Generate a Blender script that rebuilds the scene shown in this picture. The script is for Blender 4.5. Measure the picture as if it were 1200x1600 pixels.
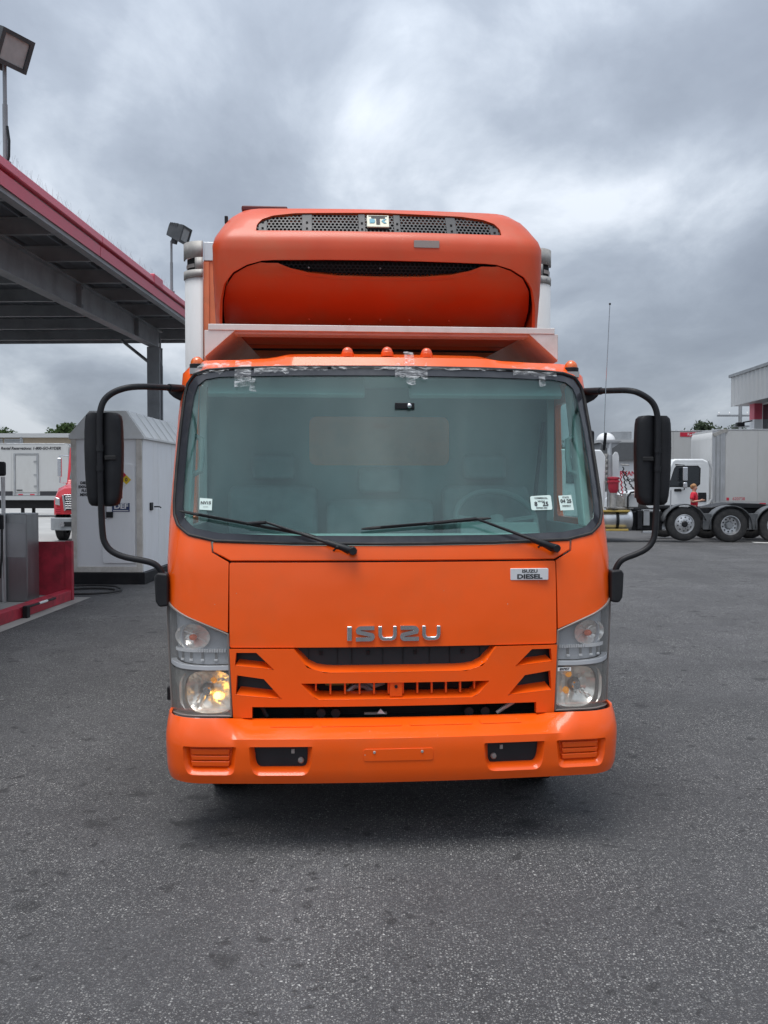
import bpy, bmesh, math, random
from mathutils import Vector, Matrix, Euler
from mathutils.geometry import delaunay_2d_cdt

for o in list(bpy.data.objects):
    bpy.data.objects.remove(o, do_unlink=True)
scn = bpy.context.scene
COL = scn.collection
rad = math.radians
PI = math.pi
random.seed(7)

# ------------------------------------------------------------------ camera
cam_data = bpy.data.cameras.new("camera")
cam_data.sensor_fit = 'VERTICAL'
cam_data.sensor_height = 36.0
cam_data.sensor_width = 27.0
cam_data.lens = 1450.0 / 1600.0 * 36.0
cam_data.clip_end = 3000.0
cam_data.clip_start = 0.05
cam = bpy.data.objects.new("camera", cam_data)
cam.location = (0.0, 0.0, 1.72)
cam.rotation_euler = (rad(90.0 - 1.7), 0.0, 0.0)
COL.objects.link(cam)
scn.camera = cam

# ------------------------------------------------------------------ world: cloudy sky
SUN_EL, SUN_AZ = 77.0, -145.0          # degrees; azimuth measured from +Y towards +X
world = bpy.data.worlds.new("World")
scn.world = world
world.use_nodes = True
nt = world.node_tree
nt.nodes.clear()
def wn(t, **k):
    n = nt.nodes.new(t)
    for a, b in k.items():
        setattr(n, a, b)
    return n
def wl(a, b): nt.links.new(a, b)
def wmath(op, a, b=None, clamp=False):
    n = wn('ShaderNodeMath', operation=op)
    n.use_clamp = clamp
    for i, v in enumerate((a, b)):
        if v is None: continue
        if isinstance(v, (int, float)): n.inputs[i].default_value = v
        else: wl(v, n.inputs[i])
    return n.outputs[0]
tc = wn('ShaderNodeTexCoord')
sp = wn('ShaderNodeSeparateXYZ'); wl(tc.outputs['Generated'], sp.inputs[0])
up = wmath('MAXIMUM', sp.outputs[2], 0.0)
den = wmath('ADD', up, 0.30)
cx = wmath('DIVIDE', sp.outputs[0], den)
cy = wmath('DIVIDE', sp.outputs[1], den)
cv = wn('ShaderNodeCombineXYZ'); wl(cx, cv.inputs[0]); wl(cy, cv.inputs[1])
mp = wn('ShaderNodeMapping'); wl(cv.outputs[0], mp.inputs[0])
mp.inputs['Location'].default_value = (15.3, 0.8, 4.1)
mp.inputs['Scale'].default_value = (1.25, 0.85, 1.0)
n1 = wn('ShaderNodeTexNoise'); wl(mp.outputs[0], n1.inputs['Vector'])
n1.inputs['Scale'].default_value = 0.95; n1.inputs['Detail'].default_value = 6.0
n1.inputs['Roughness'].default_value = 0.47; n1.inputs['Distortion'].default_value = 0.5
n2 = wn('ShaderNodeTexNoise'); wl(mp.outputs[0], n2.inputs['Vector'])
n2.inputs['Scale'].default_value = 2.6; n2.inputs['Detail'].default_value = 8.0
n2.inputs['Roughness'].default_value = 0.6; n2.inputs['Distortion'].default_value = 0.25
mixn = wmath('ADD', wmath('MULTIPLY', n1.outputs['Fac'], 0.72), wmath('MULTIPLY', n2.outputs['Fac'], 0.28))
rmp = wn('ShaderNodeValToRGB'); wl(mixn, rmp.inputs[0])
els = rmp.color_ramp.elements
els[0].position = 0.385; els[0].color = (0.205, 0.233, 0.282, 1)
els[1].position = 0.605; els[1].color = (0.57, 0.61, 0.665, 1)
for p_, c_ in ((0.445, (0.24, 0.272, 0.324, 1)), (0.495, (0.295, 0.332, 0.389, 1)), (0.55, (0.41, 0.452, 0.51, 1))):
    e_ = els.new(p_); e_.color = c_
# overcast luminance distribution (CIE): zenith brighter than horizon
grad = wmath('DIVIDE', wmath('ADD', wmath('MULTIPLY', up, 2.0), 1.0), 1.44)
mul = wn('ShaderNodeMixRGB', blend_type='MULTIPLY'); mul.inputs[0].default_value = 1.0
wl(rmp.outputs[0], mul.inputs[1])
gc = wn('ShaderNodeCombineXYZ')
for i in range(3): wl(grad, gc.inputs[i])
wl(gc.outputs[0], mul.inputs[2])
sky = wn('ShaderNodeTexSky', sky_type='NISHITA')
sky.sun_disc = False
sky.sun_elevation = rad(SUN_EL)
sky.sun_rotation = rad(SUN_AZ)
sky.air_density = 1.0; sky.dust_density = 2.5
skm = wn('ShaderNodeMixRGB', blend_type='MULTIPLY'); skm.inputs[0].default_value = 1.0
wl(sky.outputs[0], skm.inputs[1]); skm.inputs[2].default_value = (0.10, 0.10, 0.10, 1)
mixs = wn('ShaderNodeMixRGB', blend_type='MIX'); mixs.inputs[0].default_value = 0.10
wl(mul.outputs[0], mixs.inputs[1]); wl(skm.outputs[0], mixs.inputs[2])
bg = wn('ShaderNodeBackground'); wl(mixs.outputs[0], bg.inputs[0]); bg.inputs[1].default_value = 0.80
wo = wn('ShaderNodeOutputWorld'); wl(bg.outputs[0], wo.inputs[0])

# ------------------------------------------------------------------ sun behind thick cloud (soft, low strength)
sd = bpy.data.lights.new("sun", 'SUN')
sd.energy = 1.35
sd.angle = rad(32.0)
sd.color = (1.0, 0.97, 0.93)
sun = bpy.data.objects.new("sun", sd)
COL.objects.link(sun)
sdir = Vector((math.sin(rad(SUN_AZ)) * math.cos(rad(SUN_EL)), math.cos(rad(SUN_AZ)) * math.cos(rad(SUN_EL)), math.sin(rad(SUN_EL))))
sun.rotation_euler = sdir.to_track_quat('Z', 'Y').to_euler()
sun.location = (0, 0, 30)

scn.view_settings.view_transform = 'Standard'
scn.view_settings.look = 'None'
scn.view_settings.gamma = 1.0
scn.view_settings.exposure = 0.90
scn.view_settings.use_curve_mapping = False
scn.cycles.max_bounces = 7
scn.cycles.diffuse_bounces = 3
scn.cycles.glossy_bounces = 4
scn.cycles.transparent_max_bounces = 16
scn.cycles.use_denoising = True

# ------------------------------------------------------------------ helpers
def thing(name, label, cat, loc=(0, 0, 0), rz=0.0, group=None, parent=None):
    o = bpy.data.objects.new(name, None)
    COL.objects.link(o)
    o.location = loc
    o.rotation_euler = (0, 0, rz)
    o.empty_display_size = 0.2
    if label: o["label"] = label
    if cat: o["category"] = cat
    if group: o["group"] = group
    if parent: o.parent = parent
    return o
def tag(o, label=None, cat=None, group=None, kind=None):
    if label: o["label"] = label
    if cat: o["category"] = cat
    if group: o["group"] = group
    if kind: o["kind"] = kind
    return o
def copy_tree(o, parent=None):
    c = o.copy()
    COL.objects.link(c)
    c.parent = parent
    for ch in list(o.children):
        copy_tree(ch, c)
    return c

class MB:
    def __init__(s): s.v = []; s.f = []
    def add(s, vs, fs):
        b = len(s.v)
        s.v += [tuple(p) for p in vs]
        s.f += [tuple(i + b for i in f) for f in fs]
        return s
    def box(s, x0, x1, y0, y1, z0, z1):
        return s.add([(x0,y0,z0),(x1,y0,z0),(x1,y1,z0),(x0,y1,z0),(x0,y0,z1),(x1,y0,z1),(x1,y1,z1),(x0,y1,z1)],
                     [(3,2,1,0),(4,5,6,7),(0,1,5,4),(1,2,6,5),(2,3,7,6),(3,0,4,7)])
    def prism(s, poly, axis, a0, a1):
        n = len(poly)
        def mk(p, a):
            if axis == 'x': return (a, p[0], p[1])
            if axis == 'y': return (p[0], a, p[1])
            return (p[0], p[1], a)
        vs = [mk(p, a0) for p in poly] + [mk(p, a1) for p in poly]
        fs = [tuple(range(n)), tuple(range(2 * n - 1, n - 1, -1))]
        fs += [(i, (i + 1) % n, n + (i + 1) % n, n + i) for i in range(n)]
        return s.add(vs, fs)
    def tube(s, path, r, n=10, closed=False):
        P = [Vector(p) for p in path]
        m = len(P)
        rs = r if isinstance(r, (list, tuple)) else [r] * m
        T = []
        for i in range(m):
            a = P[(i - 1) % m] if (closed or i > 0) else P[i]
            b = P[(i + 1) % m] if (closed or i < m - 1) else P[i]
            T.append((b - a).normalized())
        ref = Vector((0, 0, 1)) if abs(T[0].z) < 0.9 else Vector((1, 0, 0))
        N = (ref - T[0] * ref.dot(T[0])).normalized()
        vs = []
        for i in range(m):
            N = (N - T[i] * N.dot(T[i]))
            N = N.normalized() if N.length > 1e-6 else T[i].orthogonal().normalized()
            B = T[i].cross(N)
            for k in range(n):
                a = 2 * PI * k / n
                vs.append(P[i] + (N * math.cos(a) + B * math.sin(a)) * rs[i])
        fs = []
        for i in range(m if closed else m - 1):
            j = (i + 1) % m
            for k in range(n):
                fs.append((i * n + k, i * n + (k + 1) % n, j * n + (k + 1) % n, j * n + k))
        if not closed:
            fs.append(tuple(range(n - 1, -1, -1)))
            fs.append(tuple((m - 1) * n + k for k in range(n)))
        return s.add(vs, fs)
    def lathe(s, prof, c, axis='y', n=32, cap=False):
        c = Vector(c)
        vs = []
        for r, a in prof:
            for k in range(n):
                t = 2 * PI * k / n
                p, q = r * math.cos(t), r * math.sin(t)
                if axis == 'y': vs.append(c + Vector((p, a, q)))
                elif axis == 'x': vs.append(c + Vector((a, p, q)))
                else: vs.append(c + Vector((p, q, a)))
        fs = []
        for i in range(len(prof) - 1):
            for k in range(n):
                fs.append((i * n + k, i * n + (k + 1) % n, (i + 1) * n + (k + 1) % n, (i + 1) * n + k))
        if cap:
            fs.append(tuple(range(n - 1, -1, -1)))
            m = len(prof) - 1
            fs.append(tuple(m * n + k for k in range(n)))
        return s.add(vs, fs)
    def sphere(s, c, r, n=16, m=10, sz=1.0, half=False):
        prof = []
        a0 = 0.0 if half else -PI / 2
        for i in range(m + 1):
            a = a0 + (PI / 2 - a0) * i / m
            prof.append((max(1e-4, r * math.cos(a)), r * sz * math.sin(a)))
        return s.lathe(prof, c, 'z', n)
    def grid(s, rows, cu=False):
        m, n = len(rows), len(rows[0])
        vs = [p for r in rows for p in r]
        fs = []
        for i in range(m - 1):
            for k in range(n if cu else n - 1):
                fs.append((i * n + k, i * n + (k + 1) % n, (i + 1) * n + (k + 1) % n, (i + 1) * n + k))
        return s.add(vs, fs)
    def xf(s, M):
        s.v = [tuple(M @ Vector(p)) for p in s.v]
        return s
    def mesh(s, name, ang=38.0, recalc=True):
        me = bpy.data.meshes.new(name)
        me.from_pydata(s.v, [], s.f)
        if recalc:
            bm = bmesh.new(); bm.from_mesh(me)
            bmesh.ops.recalc_face_normals(bm, faces=bm.faces)
            bm.to_mesh(me); bm.free()
        if ang:
            me.polygons.foreach_set('use_smooth', [True] * len(me.polygons))
            me.set_sharp_from_angle(angle=rad(ang))
        return me
    def build(s, name, mat, parent=None, bevel=0.0, seg=2, ang=38.0, recalc=True):
        me = s.mesh(name, ang, recalc)
        return mkobj(name, me, mat, parent, bevel, seg)

def mkobj(name, me, mat, parent=None, bevel=0.0, seg=2):
    o = bpy.data.objects.new(name, me)
    COL.objects.link(o)
    if mat is not None and len(me.materials) == 0: me.materials.append(mat)
    if parent is not None: o.parent = parent
    if bevel > 0:
        b = o.modifiers.new('bevel', 'BEVEL')
        b.width = bevel; b.segments = seg; b.limit_method = 'ANGLE'; b.angle_limit = rad(40)
        b.harden_normals = True
        b.use_clamp_overlap = True
    return o

def text_mesh(txt, size, extrude=0.001, bold=0.0, align='CENTER', shear=0.0, sx=1.0):
    cu = bpy.data.curves.new('txt', 'FONT')
    cu.body = txt; cu.size = size; cu.extrude = extrude; cu.offset = bold
    cu.align_x = align; cu.align_y = 'CENTER'; cu.shear = shear
    cu.resolution_u = 3
    ob = bpy.data.objects.new('txt', cu)
    COL.objects.link(ob)
    dg = bpy.context.evaluated_depsgraph_get()
    me = bpy.data.meshes.new_from_object(ob.evaluated_get(dg))
    bpy.data.objects.remove(ob, do_unlink=True)
    bpy.data.curves.remove(cu)
    me.materials.clear()
    if sx != 1.0:
        for v in me.vertices: v.co.x *= sx
    return me
def text(name, txt, size, mat, parent, loc, rot=(PI / 2, 0, 0), **k):
    me = text_mesh(txt, size, **k)
    me.name = name
    o = mkobj(name, me, mat, parent)
    o.location = loc; o.rotation_euler = rot
    return o

# ------------------------------------------------------------------ materials
MATS = {}
def newmat(name):
    m = bpy.data.materials.new(name); m.use_nodes = True
    m.node_tree.nodes.clear()
    MATS[name] = m
    return m, m.node_tree
def nd(t, ty, **k):
    n = t.nodes.new(ty)
    for a, b in k.items(): setattr(n, a, b)
    return n
def pmat(name, col, rough=0.5, metal=0.0, var=0.12, vscale=6.0, dirt=None, dirt_amt=0.0, dirt_scale=3.0, bump=0.0, bscale=60.0, coat=0.0, spec=0.5, emit=None, stretch=None, rvar=0.1, chips=False):
    """principled paint / plastic / metal with uneven tone, blotchy dirt and fine relief"""
    m, t = newmat(name)
    out = nd(t, 'ShaderNodeOutputMaterial'); b = nd(t, 'ShaderNodeBsdfPrincipled')
    t.links.new(b.outputs[0], out.inputs[0])
    b.inputs['Roughness'].default_value = rough
    b.inputs['Metallic'].default_value = metal
    b.inputs['Specular IOR Level'].default_value = spec
    b.inputs['Coat Weight'].default_value = coat
    b.inputs['Coat Roughness'].default_value = 0.12
    tcn = nd(t, 'ShaderNodeTexCoord')
    vec = tcn.outputs['Object']
    if stretch:
        mpn = nd(t, 'ShaderNodeMapping'); mpn.inputs['Scale'].default_value = stretch
        t.links.new(vec, mpn.inputs[0]); vec = mpn.outputs[0]
    nz = nd(t, 'ShaderNodeTexNoise'); t.links.new(vec, nz.inputs['Vector'])
    nz.inputs['Scale'].default_value = vscale; nz.inputs['Detail'].default_value = 6.0
    hsv = nd(t, 'ShaderNodeMixRGB', blend_type='MIX')
    hsv.inputs[1].default_value = (*[c * (1 - var) for c in col], 1)
    hsv.inputs[2].default_value = (*[min(1, c * (1 + var)) for c in col], 1)
    mr = nd(t, 'ShaderNodeMapRange'); mr.inputs[1].default_value = 0.3; mr.inputs[2].default_value = 0.7
    t.links.new(nz.outputs['Fac'], mr.inputs[0]); t.links.new(mr.outputs[0], hsv.inputs[0])
    colout = hsv.outputs[0]
    if dirt is not None:
        n2 = nd(t, 'ShaderNodeTexNoise'); t.links.new(vec, n2.inputs['Vector'])
        n2.inputs['Scale'].default_value = dirt_scale; n2.inputs['Detail'].default_value = 9.0; n2.inputs['Roughness'].default_value = 0.65
        m2 = nd(t, 'ShaderNodeMapRange'); m2.inputs[1].default_value = 0.46; m2.inputs[2].default_value = 0.72; m2.inputs[4].default_value = dirt_amt
        t.links.new(n2.outputs['Fac'], m2.inputs[0])
        mx = nd(t, 'ShaderNodeMixRGB', blend_type='MIX'); t.links.new(m2.outputs[0], mx.inputs[0])
        t.links.new(colout, mx.inputs[1]); mx.inputs[2].default_value = (*dirt, 1)
        colout = mx.outputs[0]
    t.links.new(colout, b.inputs['Base Color'])
    if rvar:
        m3 = nd(t, 'ShaderNodeMapRange'); m3.inputs[1].default_value = 0.3; m3.inputs[2].default_value = 0.7
        m3.inputs[3].default_value = max(0.02, rough * (1 - rvar)); m3.inputs[4].default_value = min(1, rough * (1 + rvar))
        t.links.new(nz.outputs['Fac'], m3.inputs[0]); t.links.new(m3.outputs[0], b.inputs['Roughness'])
    if bump > 0:
        n4 = nd(t, 'ShaderNodeTexNoise'); t.links.new(vec, n4.inputs['Vector']); n4.inputs['Scale'].default_value = bscale; n4.inputs['Detail'].default_value = 4
        bp = nd(t, 'ShaderNodeBump'); bp.inputs['Strength'].default_value = bump; bp.inputs['Distance'].default_value = 0.01
        t.links.new(n4.outputs['Fac'], bp.inputs['Height']); t.links.new(bp.outputs[0], b.inputs['Normal'])
    if chips:
        vo = nd(t, 'ShaderNodeTexVoronoi'); t.links.new(tcn.outputs['Object'], vo.inputs['Vector']); vo.inputs['Scale'].default_value = 38.0
        sx_ = nd(t, 'ShaderNodeSeparateColor'); t.links.new(vo.outputs['Color'], sx_.inputs[0])
        g1 = nd(t, 'ShaderNodeMath', operation='GREATER_THAN'); g1.inputs[1].default_value = 0.955; t.links.new(sx_.outputs[0], g1.inputs[0])
        sz_ = nd(t, 'ShaderNodeMath', operation='MULTIPLY'); sz_.inputs[1].default_value = 0.13; t.links.new(sx_.outputs[1], sz_.inputs[0])
        g2 = nd(t, 'ShaderNodeMath', operation='LESS_THAN'); t.links.new(vo.outputs['Distance'], g2.inputs[0]); t.links.new(sz_.outputs[0], g2.inputs[1])
        g3 = nd(t, 'ShaderNodeMath', operation='MULTIPLY'); t.links.new(g1.outputs[0], g3.inputs[0]); t.links.new(g2.outputs[0], g3.inputs[1])
        mc = nd(t, 'ShaderNodeMixRGB'); t.links.new(g3.outputs[0], mc.inputs[0]); t.links.new(colout, mc.inputs[1]); mc.inputs[2].default_value = (0.55, 0.30, 0.22, 1)
        t.links.new(mc.outputs[0], b.inputs['Base Color'])
        nw = nd(t, 'ShaderNodeTexNoise'); t.links.new(tcn.outputs['Object'], nw.inputs['Vector']); nw.inputs['Scale'].default_value = 2.6; nw.inputs['Detail'].default_value = 2
        bw_n = nd(t, 'ShaderNodeBump'); bw_n.inputs['Strength'].default_value = 0.35; bw_n.inputs['Distance'].default_value = 0.02
        t.links.new(nw.outputs['Fac'], bw_n.inputs['Height']); t.links.new(bw_n.outputs[0], b.inputs['Normal']); t.links.new(bw_n.outputs[0], b.inputs['Coat Normal'])
    if emit:
        b.inputs['Emission Color'].default_value = (*emit[0], 1); b.inputs['Emission Strength'].default_value = emit[1]
    return m
def glassmat(name, tint, dust_haze=0.05, haze_col=(0.6, 0.62, 0.62), flute=None, rough=0.0, f0=0.045):
    m, t = newmat(name)
    out = nd(t, 'ShaderNodeOutputMaterial')
    tr = nd(t, 'ShaderNodeBsdfTransparent'); tr.inputs[0].default_value = (*tint, 1)
    gl = nd(t, 'ShaderNodeBsdfGlossy'); gl.inputs['Roughness'].default_value = rough; gl.inputs[0].default_value = (1, 1, 1, 1)
    # Schlick reflectance, the same from both faces of the thin pane
    fr = nd(t, 'ShaderNodeLayerWeight'); fr.inputs['Blend'].default_value = 0.5
    pw = nd(t, 'ShaderNodeMath', operation='POWER'); pw.inputs[1].default_value = 5.0
    t.links.new(fr.outputs['Facing'], pw.inputs[0])
    m2 = nd(t, 'ShaderNodeMath', operation='MULTIPLY_ADD'); m2.inputs[1].default_value = 0.8; m2.inputs[2].default_value = f0; m2.use_clamp = True
    t.links.new(pw.outputs[0], m2.inputs[0])
    mx = nd(t, 'ShaderNodeMixShader'); t.links.new(m2.outputs[0], mx.inputs[0])
    t.links.new(tr.outputs[0], mx.inputs[1]); t.links.new(gl.outputs[0], mx.inputs[2])
    df = nd(t, 'ShaderNodeBsdfDiffuse'); df.inputs[0].default_value = (*haze_col, 1)
    tcn = nd(t, 'ShaderNodeTexCoord')
    nz = nd(t, 'ShaderNodeTexNoise'); nz.inputs['Scale'].default_value = 2.2; nz.inputs['Detail'].default_value = 7
    t.links.new(tcn.outputs['Object'], nz.inputs['Vector'])
    mr = nd(t, 'ShaderNodeMapRange'); mr.inputs[1].default_value = 0.3; mr.inputs[2].default_value = 0.75
    mr.inputs[3].default_value = dust_haze * 0.45; mr.inputs[4].default_value = dust_haze * 1.6
    t.links.new(nz.outputs['Fac'], mr.inputs[0])
    m3 = nd(t, 'ShaderNodeMixShader'); t.links.new(mr.outputs[0], m3.inputs[0])
    t.links.new(mx.outputs[0], m3.inputs[1]); t.links.new(df.outputs[0], m3.inputs[2])
    t.links.new(m3.outputs[0], out.inputs[0])
    if flute:
        wv = nd(t, 'ShaderNodeTexWave', wave_type='BANDS', bands_direction='X'); wv.inputs['Scale'].default_value = flute
        t.links.new(tcn.outputs['Object'], wv.inputs['Vector'])
        bp = nd(t, 'ShaderNodeBump'); bp.inputs['Strength'].default_value = 0.6; bp.inputs['Distance'].default_value = 0.004
        t.links.new(wv.outputs['Fac'], bp.inputs['Height'])
        t.links.new(bp.outputs[0], gl.inputs['Normal'])
    return m

def asphalt(name, base, speck, stain=0.62):
    m, t = newmat(name)
    out = nd(t, 'ShaderNodeOutputMaterial'); b = nd(t, 'ShaderNodeBsdfPrincipled')
    t.links.new(b.outputs[0], out.inputs[0])
    tcn = nd(t, 'ShaderNodeTexCoord'); V = tcn.outputs['Object']
    def noise(sc, det=6, ro=0.6, dist=0.0):
        n = nd(t, 'ShaderNodeTexNoise', noise_dimensions='2D'); t.links.new(V, n.inputs['Vector'])
        n.inputs['Scale'].default_value = sc; n.inputs['Detail'].default_value = det; n.inputs['Roughness'].default_value = ro; n.inputs['Distortion'].default_value = dist
        return n.outputs['Fac']
    def mrange(v, a, c, lo=0.0, hi=1.0):
        n = nd(t, 'ShaderNodeMapRange'); t.links.new(v, n.inputs[0])
        n.inputs[1].default_value = a; n.inputs[2].default_value = c; n.inputs[3].default_value = lo; n.inputs[4].default_value = hi
        return n.outputs[0]
    def mix(f, c1, c2, bt='MIX'):
        n = nd(t, 'ShaderNodeMixRGB', blend_type=bt)
        if isinstance(f, float): n.inputs[0].default_value = f
        else: t.links.new(f, n.inputs[0])
        for i, c in ((1, c1), (2, c2)):
            if isinstance(c, tuple): n.inputs[i].default_value = (*c, 1)
            else: t.links.new(c, n.inputs[i])
        return n.outputs[0]
    def mt(op, a, c):
        n = nd(t, 'ShaderNodeMath', operation=op)
        for i, v in enumerate((a, c)):
            if isinstance(v, float): n.inputs[i].default_value = v
            else: t.links.new(v, n.inputs[i])
        return n.outputs[0]
    c = mix(mrange(noise(0.55, 5, 0.6), 0.32, 0.68), tuple(x * 0.70 for x in base), tuple(x * 1.22 for x in base))
    c = mix(mrange(noise(7.0, 5, 0.7), 0.38, 0.68, 0, 0.62), c, tuple(x * 0.60 for x in base))
    c = mix(mrange(noise(260.0, 3, 0.7), 0.35, 0.68, 0, 0.75), c, tuple(x * 0.38 for x in base))
    # worn and oily patches
    c = mix(mrange(noise(1.9, 6, 0.72, 0.4), 0.56, 0.66, 0, 0.42), c, tuple(x * 0.42 for x in base))
    c = mix(mrange(noise(0.8, 6, 0.7, 0.6), 0.57, 0.64, 0, 0.30), c, tuple(x * 1.35 for x in base))
    c = mix(mrange(noise(85.0, 3, 0.75), 0.40, 0.62, 0, 0.55), c, tuple(x * 0.50 for x in base))
    c = mix(mrange(noise(55.0, 3, 0.7), 0.52, 0.70, 0, 0.5), c, tuple(x * 1.55 for x in base))
    spmask = mrange(noise(1.3, 3, 0.6), 0.35, 0.62, 0.5, 1.0)
    # light aggregate chips: three sizes
    for sc, th, rr, bright in ((95.0, 0.62, 0.42, speck * 0.72), (48.0, 0.88, 0.24, speck), (170.0, 0.5, 0.46, speck * 0.5)):
        vo = nd(t, 'ShaderNodeTexVoronoi', voronoi_dimensions='2D'); t.links.new(V, vo.inputs['Vector']); vo.inputs['Scale'].default_value = sc
        sx = nd(t, 'ShaderNodeSeparateColor'); t.links.new(vo.outputs['Color'], sx.inputs[0])
        sel = mt('GREATER_THAN', sx.outputs[0], th)
        sz = mt('MULTIPLY', sx.outputs[1], rr)
        inn = mt('LESS_THAN', vo.outputs['Distance'], sz)
        f = mt('MULTIPLY', mt('MULTIPLY', sel, inn), mrange(sx.outputs[2], 0, 1, 0.35, 1.0))
        f = mt('MULTIPLY', f, spmask)
        c = mix(f, c, (bright, bright * 0.99, bright * 0.95))
    # round oil spots and drips
    for sc, th, rr, off in ((2.3, 0.66, 0.20, 0.0), (6.5, 0.74, 0.24, 5.3), (15.0, 0.80, 0.30, 2.1)):
        mpn = nd(t, 'ShaderNodeMapping'); t.links.new(V, mpn.inputs[0]); mpn.inputs['Location'].default_value = (off, off * 0.7, 0)
        wob = nd(t, 'ShaderNodeTexNoise', noise_dimensions='2D'); t.links.new(V, wob.inputs['Vector']); wob.inputs['Scale'].default_value = 9.0; wob.inputs['Detail'].default_value = 3
        addv = nd(t, 'ShaderNodeMixRGB', blend_type='ADD'); addv.inputs[0].default_value = 0.12
        t.links.new(mpn.outputs[0], addv.inputs[1]); t.links.new(wob.outputs['Color'], addv.inputs[2])
        vo = nd(t, 'ShaderNodeTexVoronoi', voronoi_dimensions='2D'); t.links.new(addv.outputs[0], vo.inputs['Vector']); vo.inputs['Scale'].default_value = sc
        sx = nd(t, 'ShaderNodeSeparateColor'); t.links.new(vo.outputs['Color'], sx.inputs[0])
        sel = mt('GREATER_THAN', sx.outputs[0], th)
        sz = mt('MULTIPLY', sx.outputs[1], rr)
        d = mt('SUBTRACT', sz, vo.outputs['Distance'])
        f = mt('MULTIPLY', sel, mrange(d, -0.02, 0.09, 0, stain))
        c = mix(f, c, tuple(x * 0.26 for x in base))
    # tyre-scuffed darker lanes
    mpn = nd(t, 'ShaderNodeMapping'); t.links.new(V, mpn.inputs[0]); mpn.inputs['Scale'].default_value = (0.9, 0.12, 1)
    n = nd(t, 'ShaderNodeTexNoise'); t.links.new(mpn.outputs[0], n.inputs['Vector']); n.inputs['Scale'].default_value = 1.1; n.inputs['Detail'].default_value = 6
    c = mix(mrange(n.outputs['Fac'], 0.5, 0.72, 0, 0.35), c, tuple(x * 0.55 for x in base))
    t.links.new(c, b.inputs['Base Color'])
    b.inputs['Roughness'].default_value = 0.82
    b.inputs['Specular IOR Level'].default_value = 0.35
    n5 = nd(t, 'ShaderNodeTexVoronoi', voronoi_dimensions='2D'); t.links.new(V, n5.inputs['Vector']); n5.inputs['Scale'].default_value = 120.0
    bp = nd(t, 'ShaderNodeBump'); bp.inputs['Strength'].default_value = 0.55; bp.inputs['Distance'].default_value = 0.006; bp.invert = True
    t.links.new(n5.outputs['Distance'], bp.inputs['Height']); t.links.new(bp.outputs[0], b.inputs['Normal'])
    return m

M_ASPH = asphalt('asphalt', (0.092, 0.091, 0.095), 0.50)
M_CONC = pmat('concrete', (0.33, 0.32, 0.30), 0.85, var=0.15, vscale=1.2, dirt=(0.12, 0.115, 0.11), dirt_amt=0.7, dirt_scale=0.8, bump=0.3)
M_LOT = pmat('pale_lot', (0.36, 0.36, 0.35), 0.85, var=0.15, vscale=0.3, dirt=(0.2, 0.2, 0.2), dirt_amt=0.6, dirt_scale=0.25, bump=0.2)
M_LINE = pmat('road_paint', (0.62, 0.62, 0.60), 0.7, var=0.1, dirt=(0.2, 0.2, 0.2), dirt_amt=0.7, dirt_scale=6)
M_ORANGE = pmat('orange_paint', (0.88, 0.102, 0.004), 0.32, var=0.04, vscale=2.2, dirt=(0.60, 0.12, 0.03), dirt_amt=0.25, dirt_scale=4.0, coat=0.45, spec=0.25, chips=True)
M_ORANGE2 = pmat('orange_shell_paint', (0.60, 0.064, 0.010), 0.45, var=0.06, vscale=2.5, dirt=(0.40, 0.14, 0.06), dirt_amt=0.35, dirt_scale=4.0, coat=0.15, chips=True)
M_ORANGE3 = pmat('faded_orange_panel', (0.84, 0.25, 0.11), 0.5, var=0.08, vscale=3, dirt=(0.35, 0.15, 0.08), dirt_amt=0.5, dirt_scale=5)
M_BLACK = pmat('black_plastic', (0.012, 0.0125, 0.015), 0.5, var=0.2, vscale=10, bump=0.06, bscale=220, dirt=(0.04, 0.04, 0.04), dirt_amt=0.3, dirt_scale=4, spec=0.3)
M_DARK = pmat('dark_void', (0.010, 0.010, 0.011), 0.8, var=0.3)  # near-black colour stands in for the shade inside openings, slots and recesses
M_GRILLEPL = pmat('grille_plastic', (0.015, 0.016, 0.020), 0.45, var=0.15, vscale=12)
M_RUBBER = pmat('rubber', (0.020, 0.020, 0.021), 0.75, var=0.2, bump=0.15, bscale=80, dirt=(0.07, 0.066, 0.06), dirt_amt=0.5, dirt_scale=8)
M_FRIT = pmat('glass_edge_black', (0.035, 0.037, 0.045), 0.14, var=0.15, vscale=8, dirt=(0.10, 0.10, 0.105), dirt_amt=0.5, dirt_scale=5)
M_CHROME = pmat('chrome', (0.78, 0.78, 0.80), 0.12, 1.0, var=0.05, vscale=20)
M_ALU = pmat('aluminium', (0.62, 0.63, 0.64), 0.38, 0.9, var=0.10, vscale=4, dirt=(0.38, 0.36, 0.34), dirt_amt=0.5, dirt_scale=5, stretch=(1, 1, 0.35))
M_SHELF = pmat('shelf_alloy', (0.72, 0.705, 0.68), 0.45, 0.12, var=0.08, vscale=6, dirt=(0.4, 0.33, 0.28), dirt_amt=0.5, dirt_scale=6)
M_CAST = pmat('cast_alloy', (0.40, 0.39, 0.37), 0.6, 0.4, var=0.18, vscale=14, dirt=(0.15, 0.14, 0.13), dirt_amt=0.6, dirt_scale=8)
M_STEEL = pmat('galvanised_steel', (0.40, 0.41, 0.42), 0.45, 0.7, var=0.15, vscale=6, dirt=(0.2, 0.19, 0.18), dirt_amt=0.5)
M_STAIN = pmat('stainless', (0.34, 0.35, 0.36), 0.32, 0.85, var=0.12, vscale=5, dirt=(0.2, 0.2, 0.2), dirt_amt=0.4, stretch=(1, 1, 0.2))
M_GREYST = pmat('grey_painted_steel', (0.26, 0.275, 0.29), 0.55, var=0.10, vscale=2.5, dirt=(0.10, 0.10, 0.10), dirt_amt=0.5, dirt_scale=2)
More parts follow.
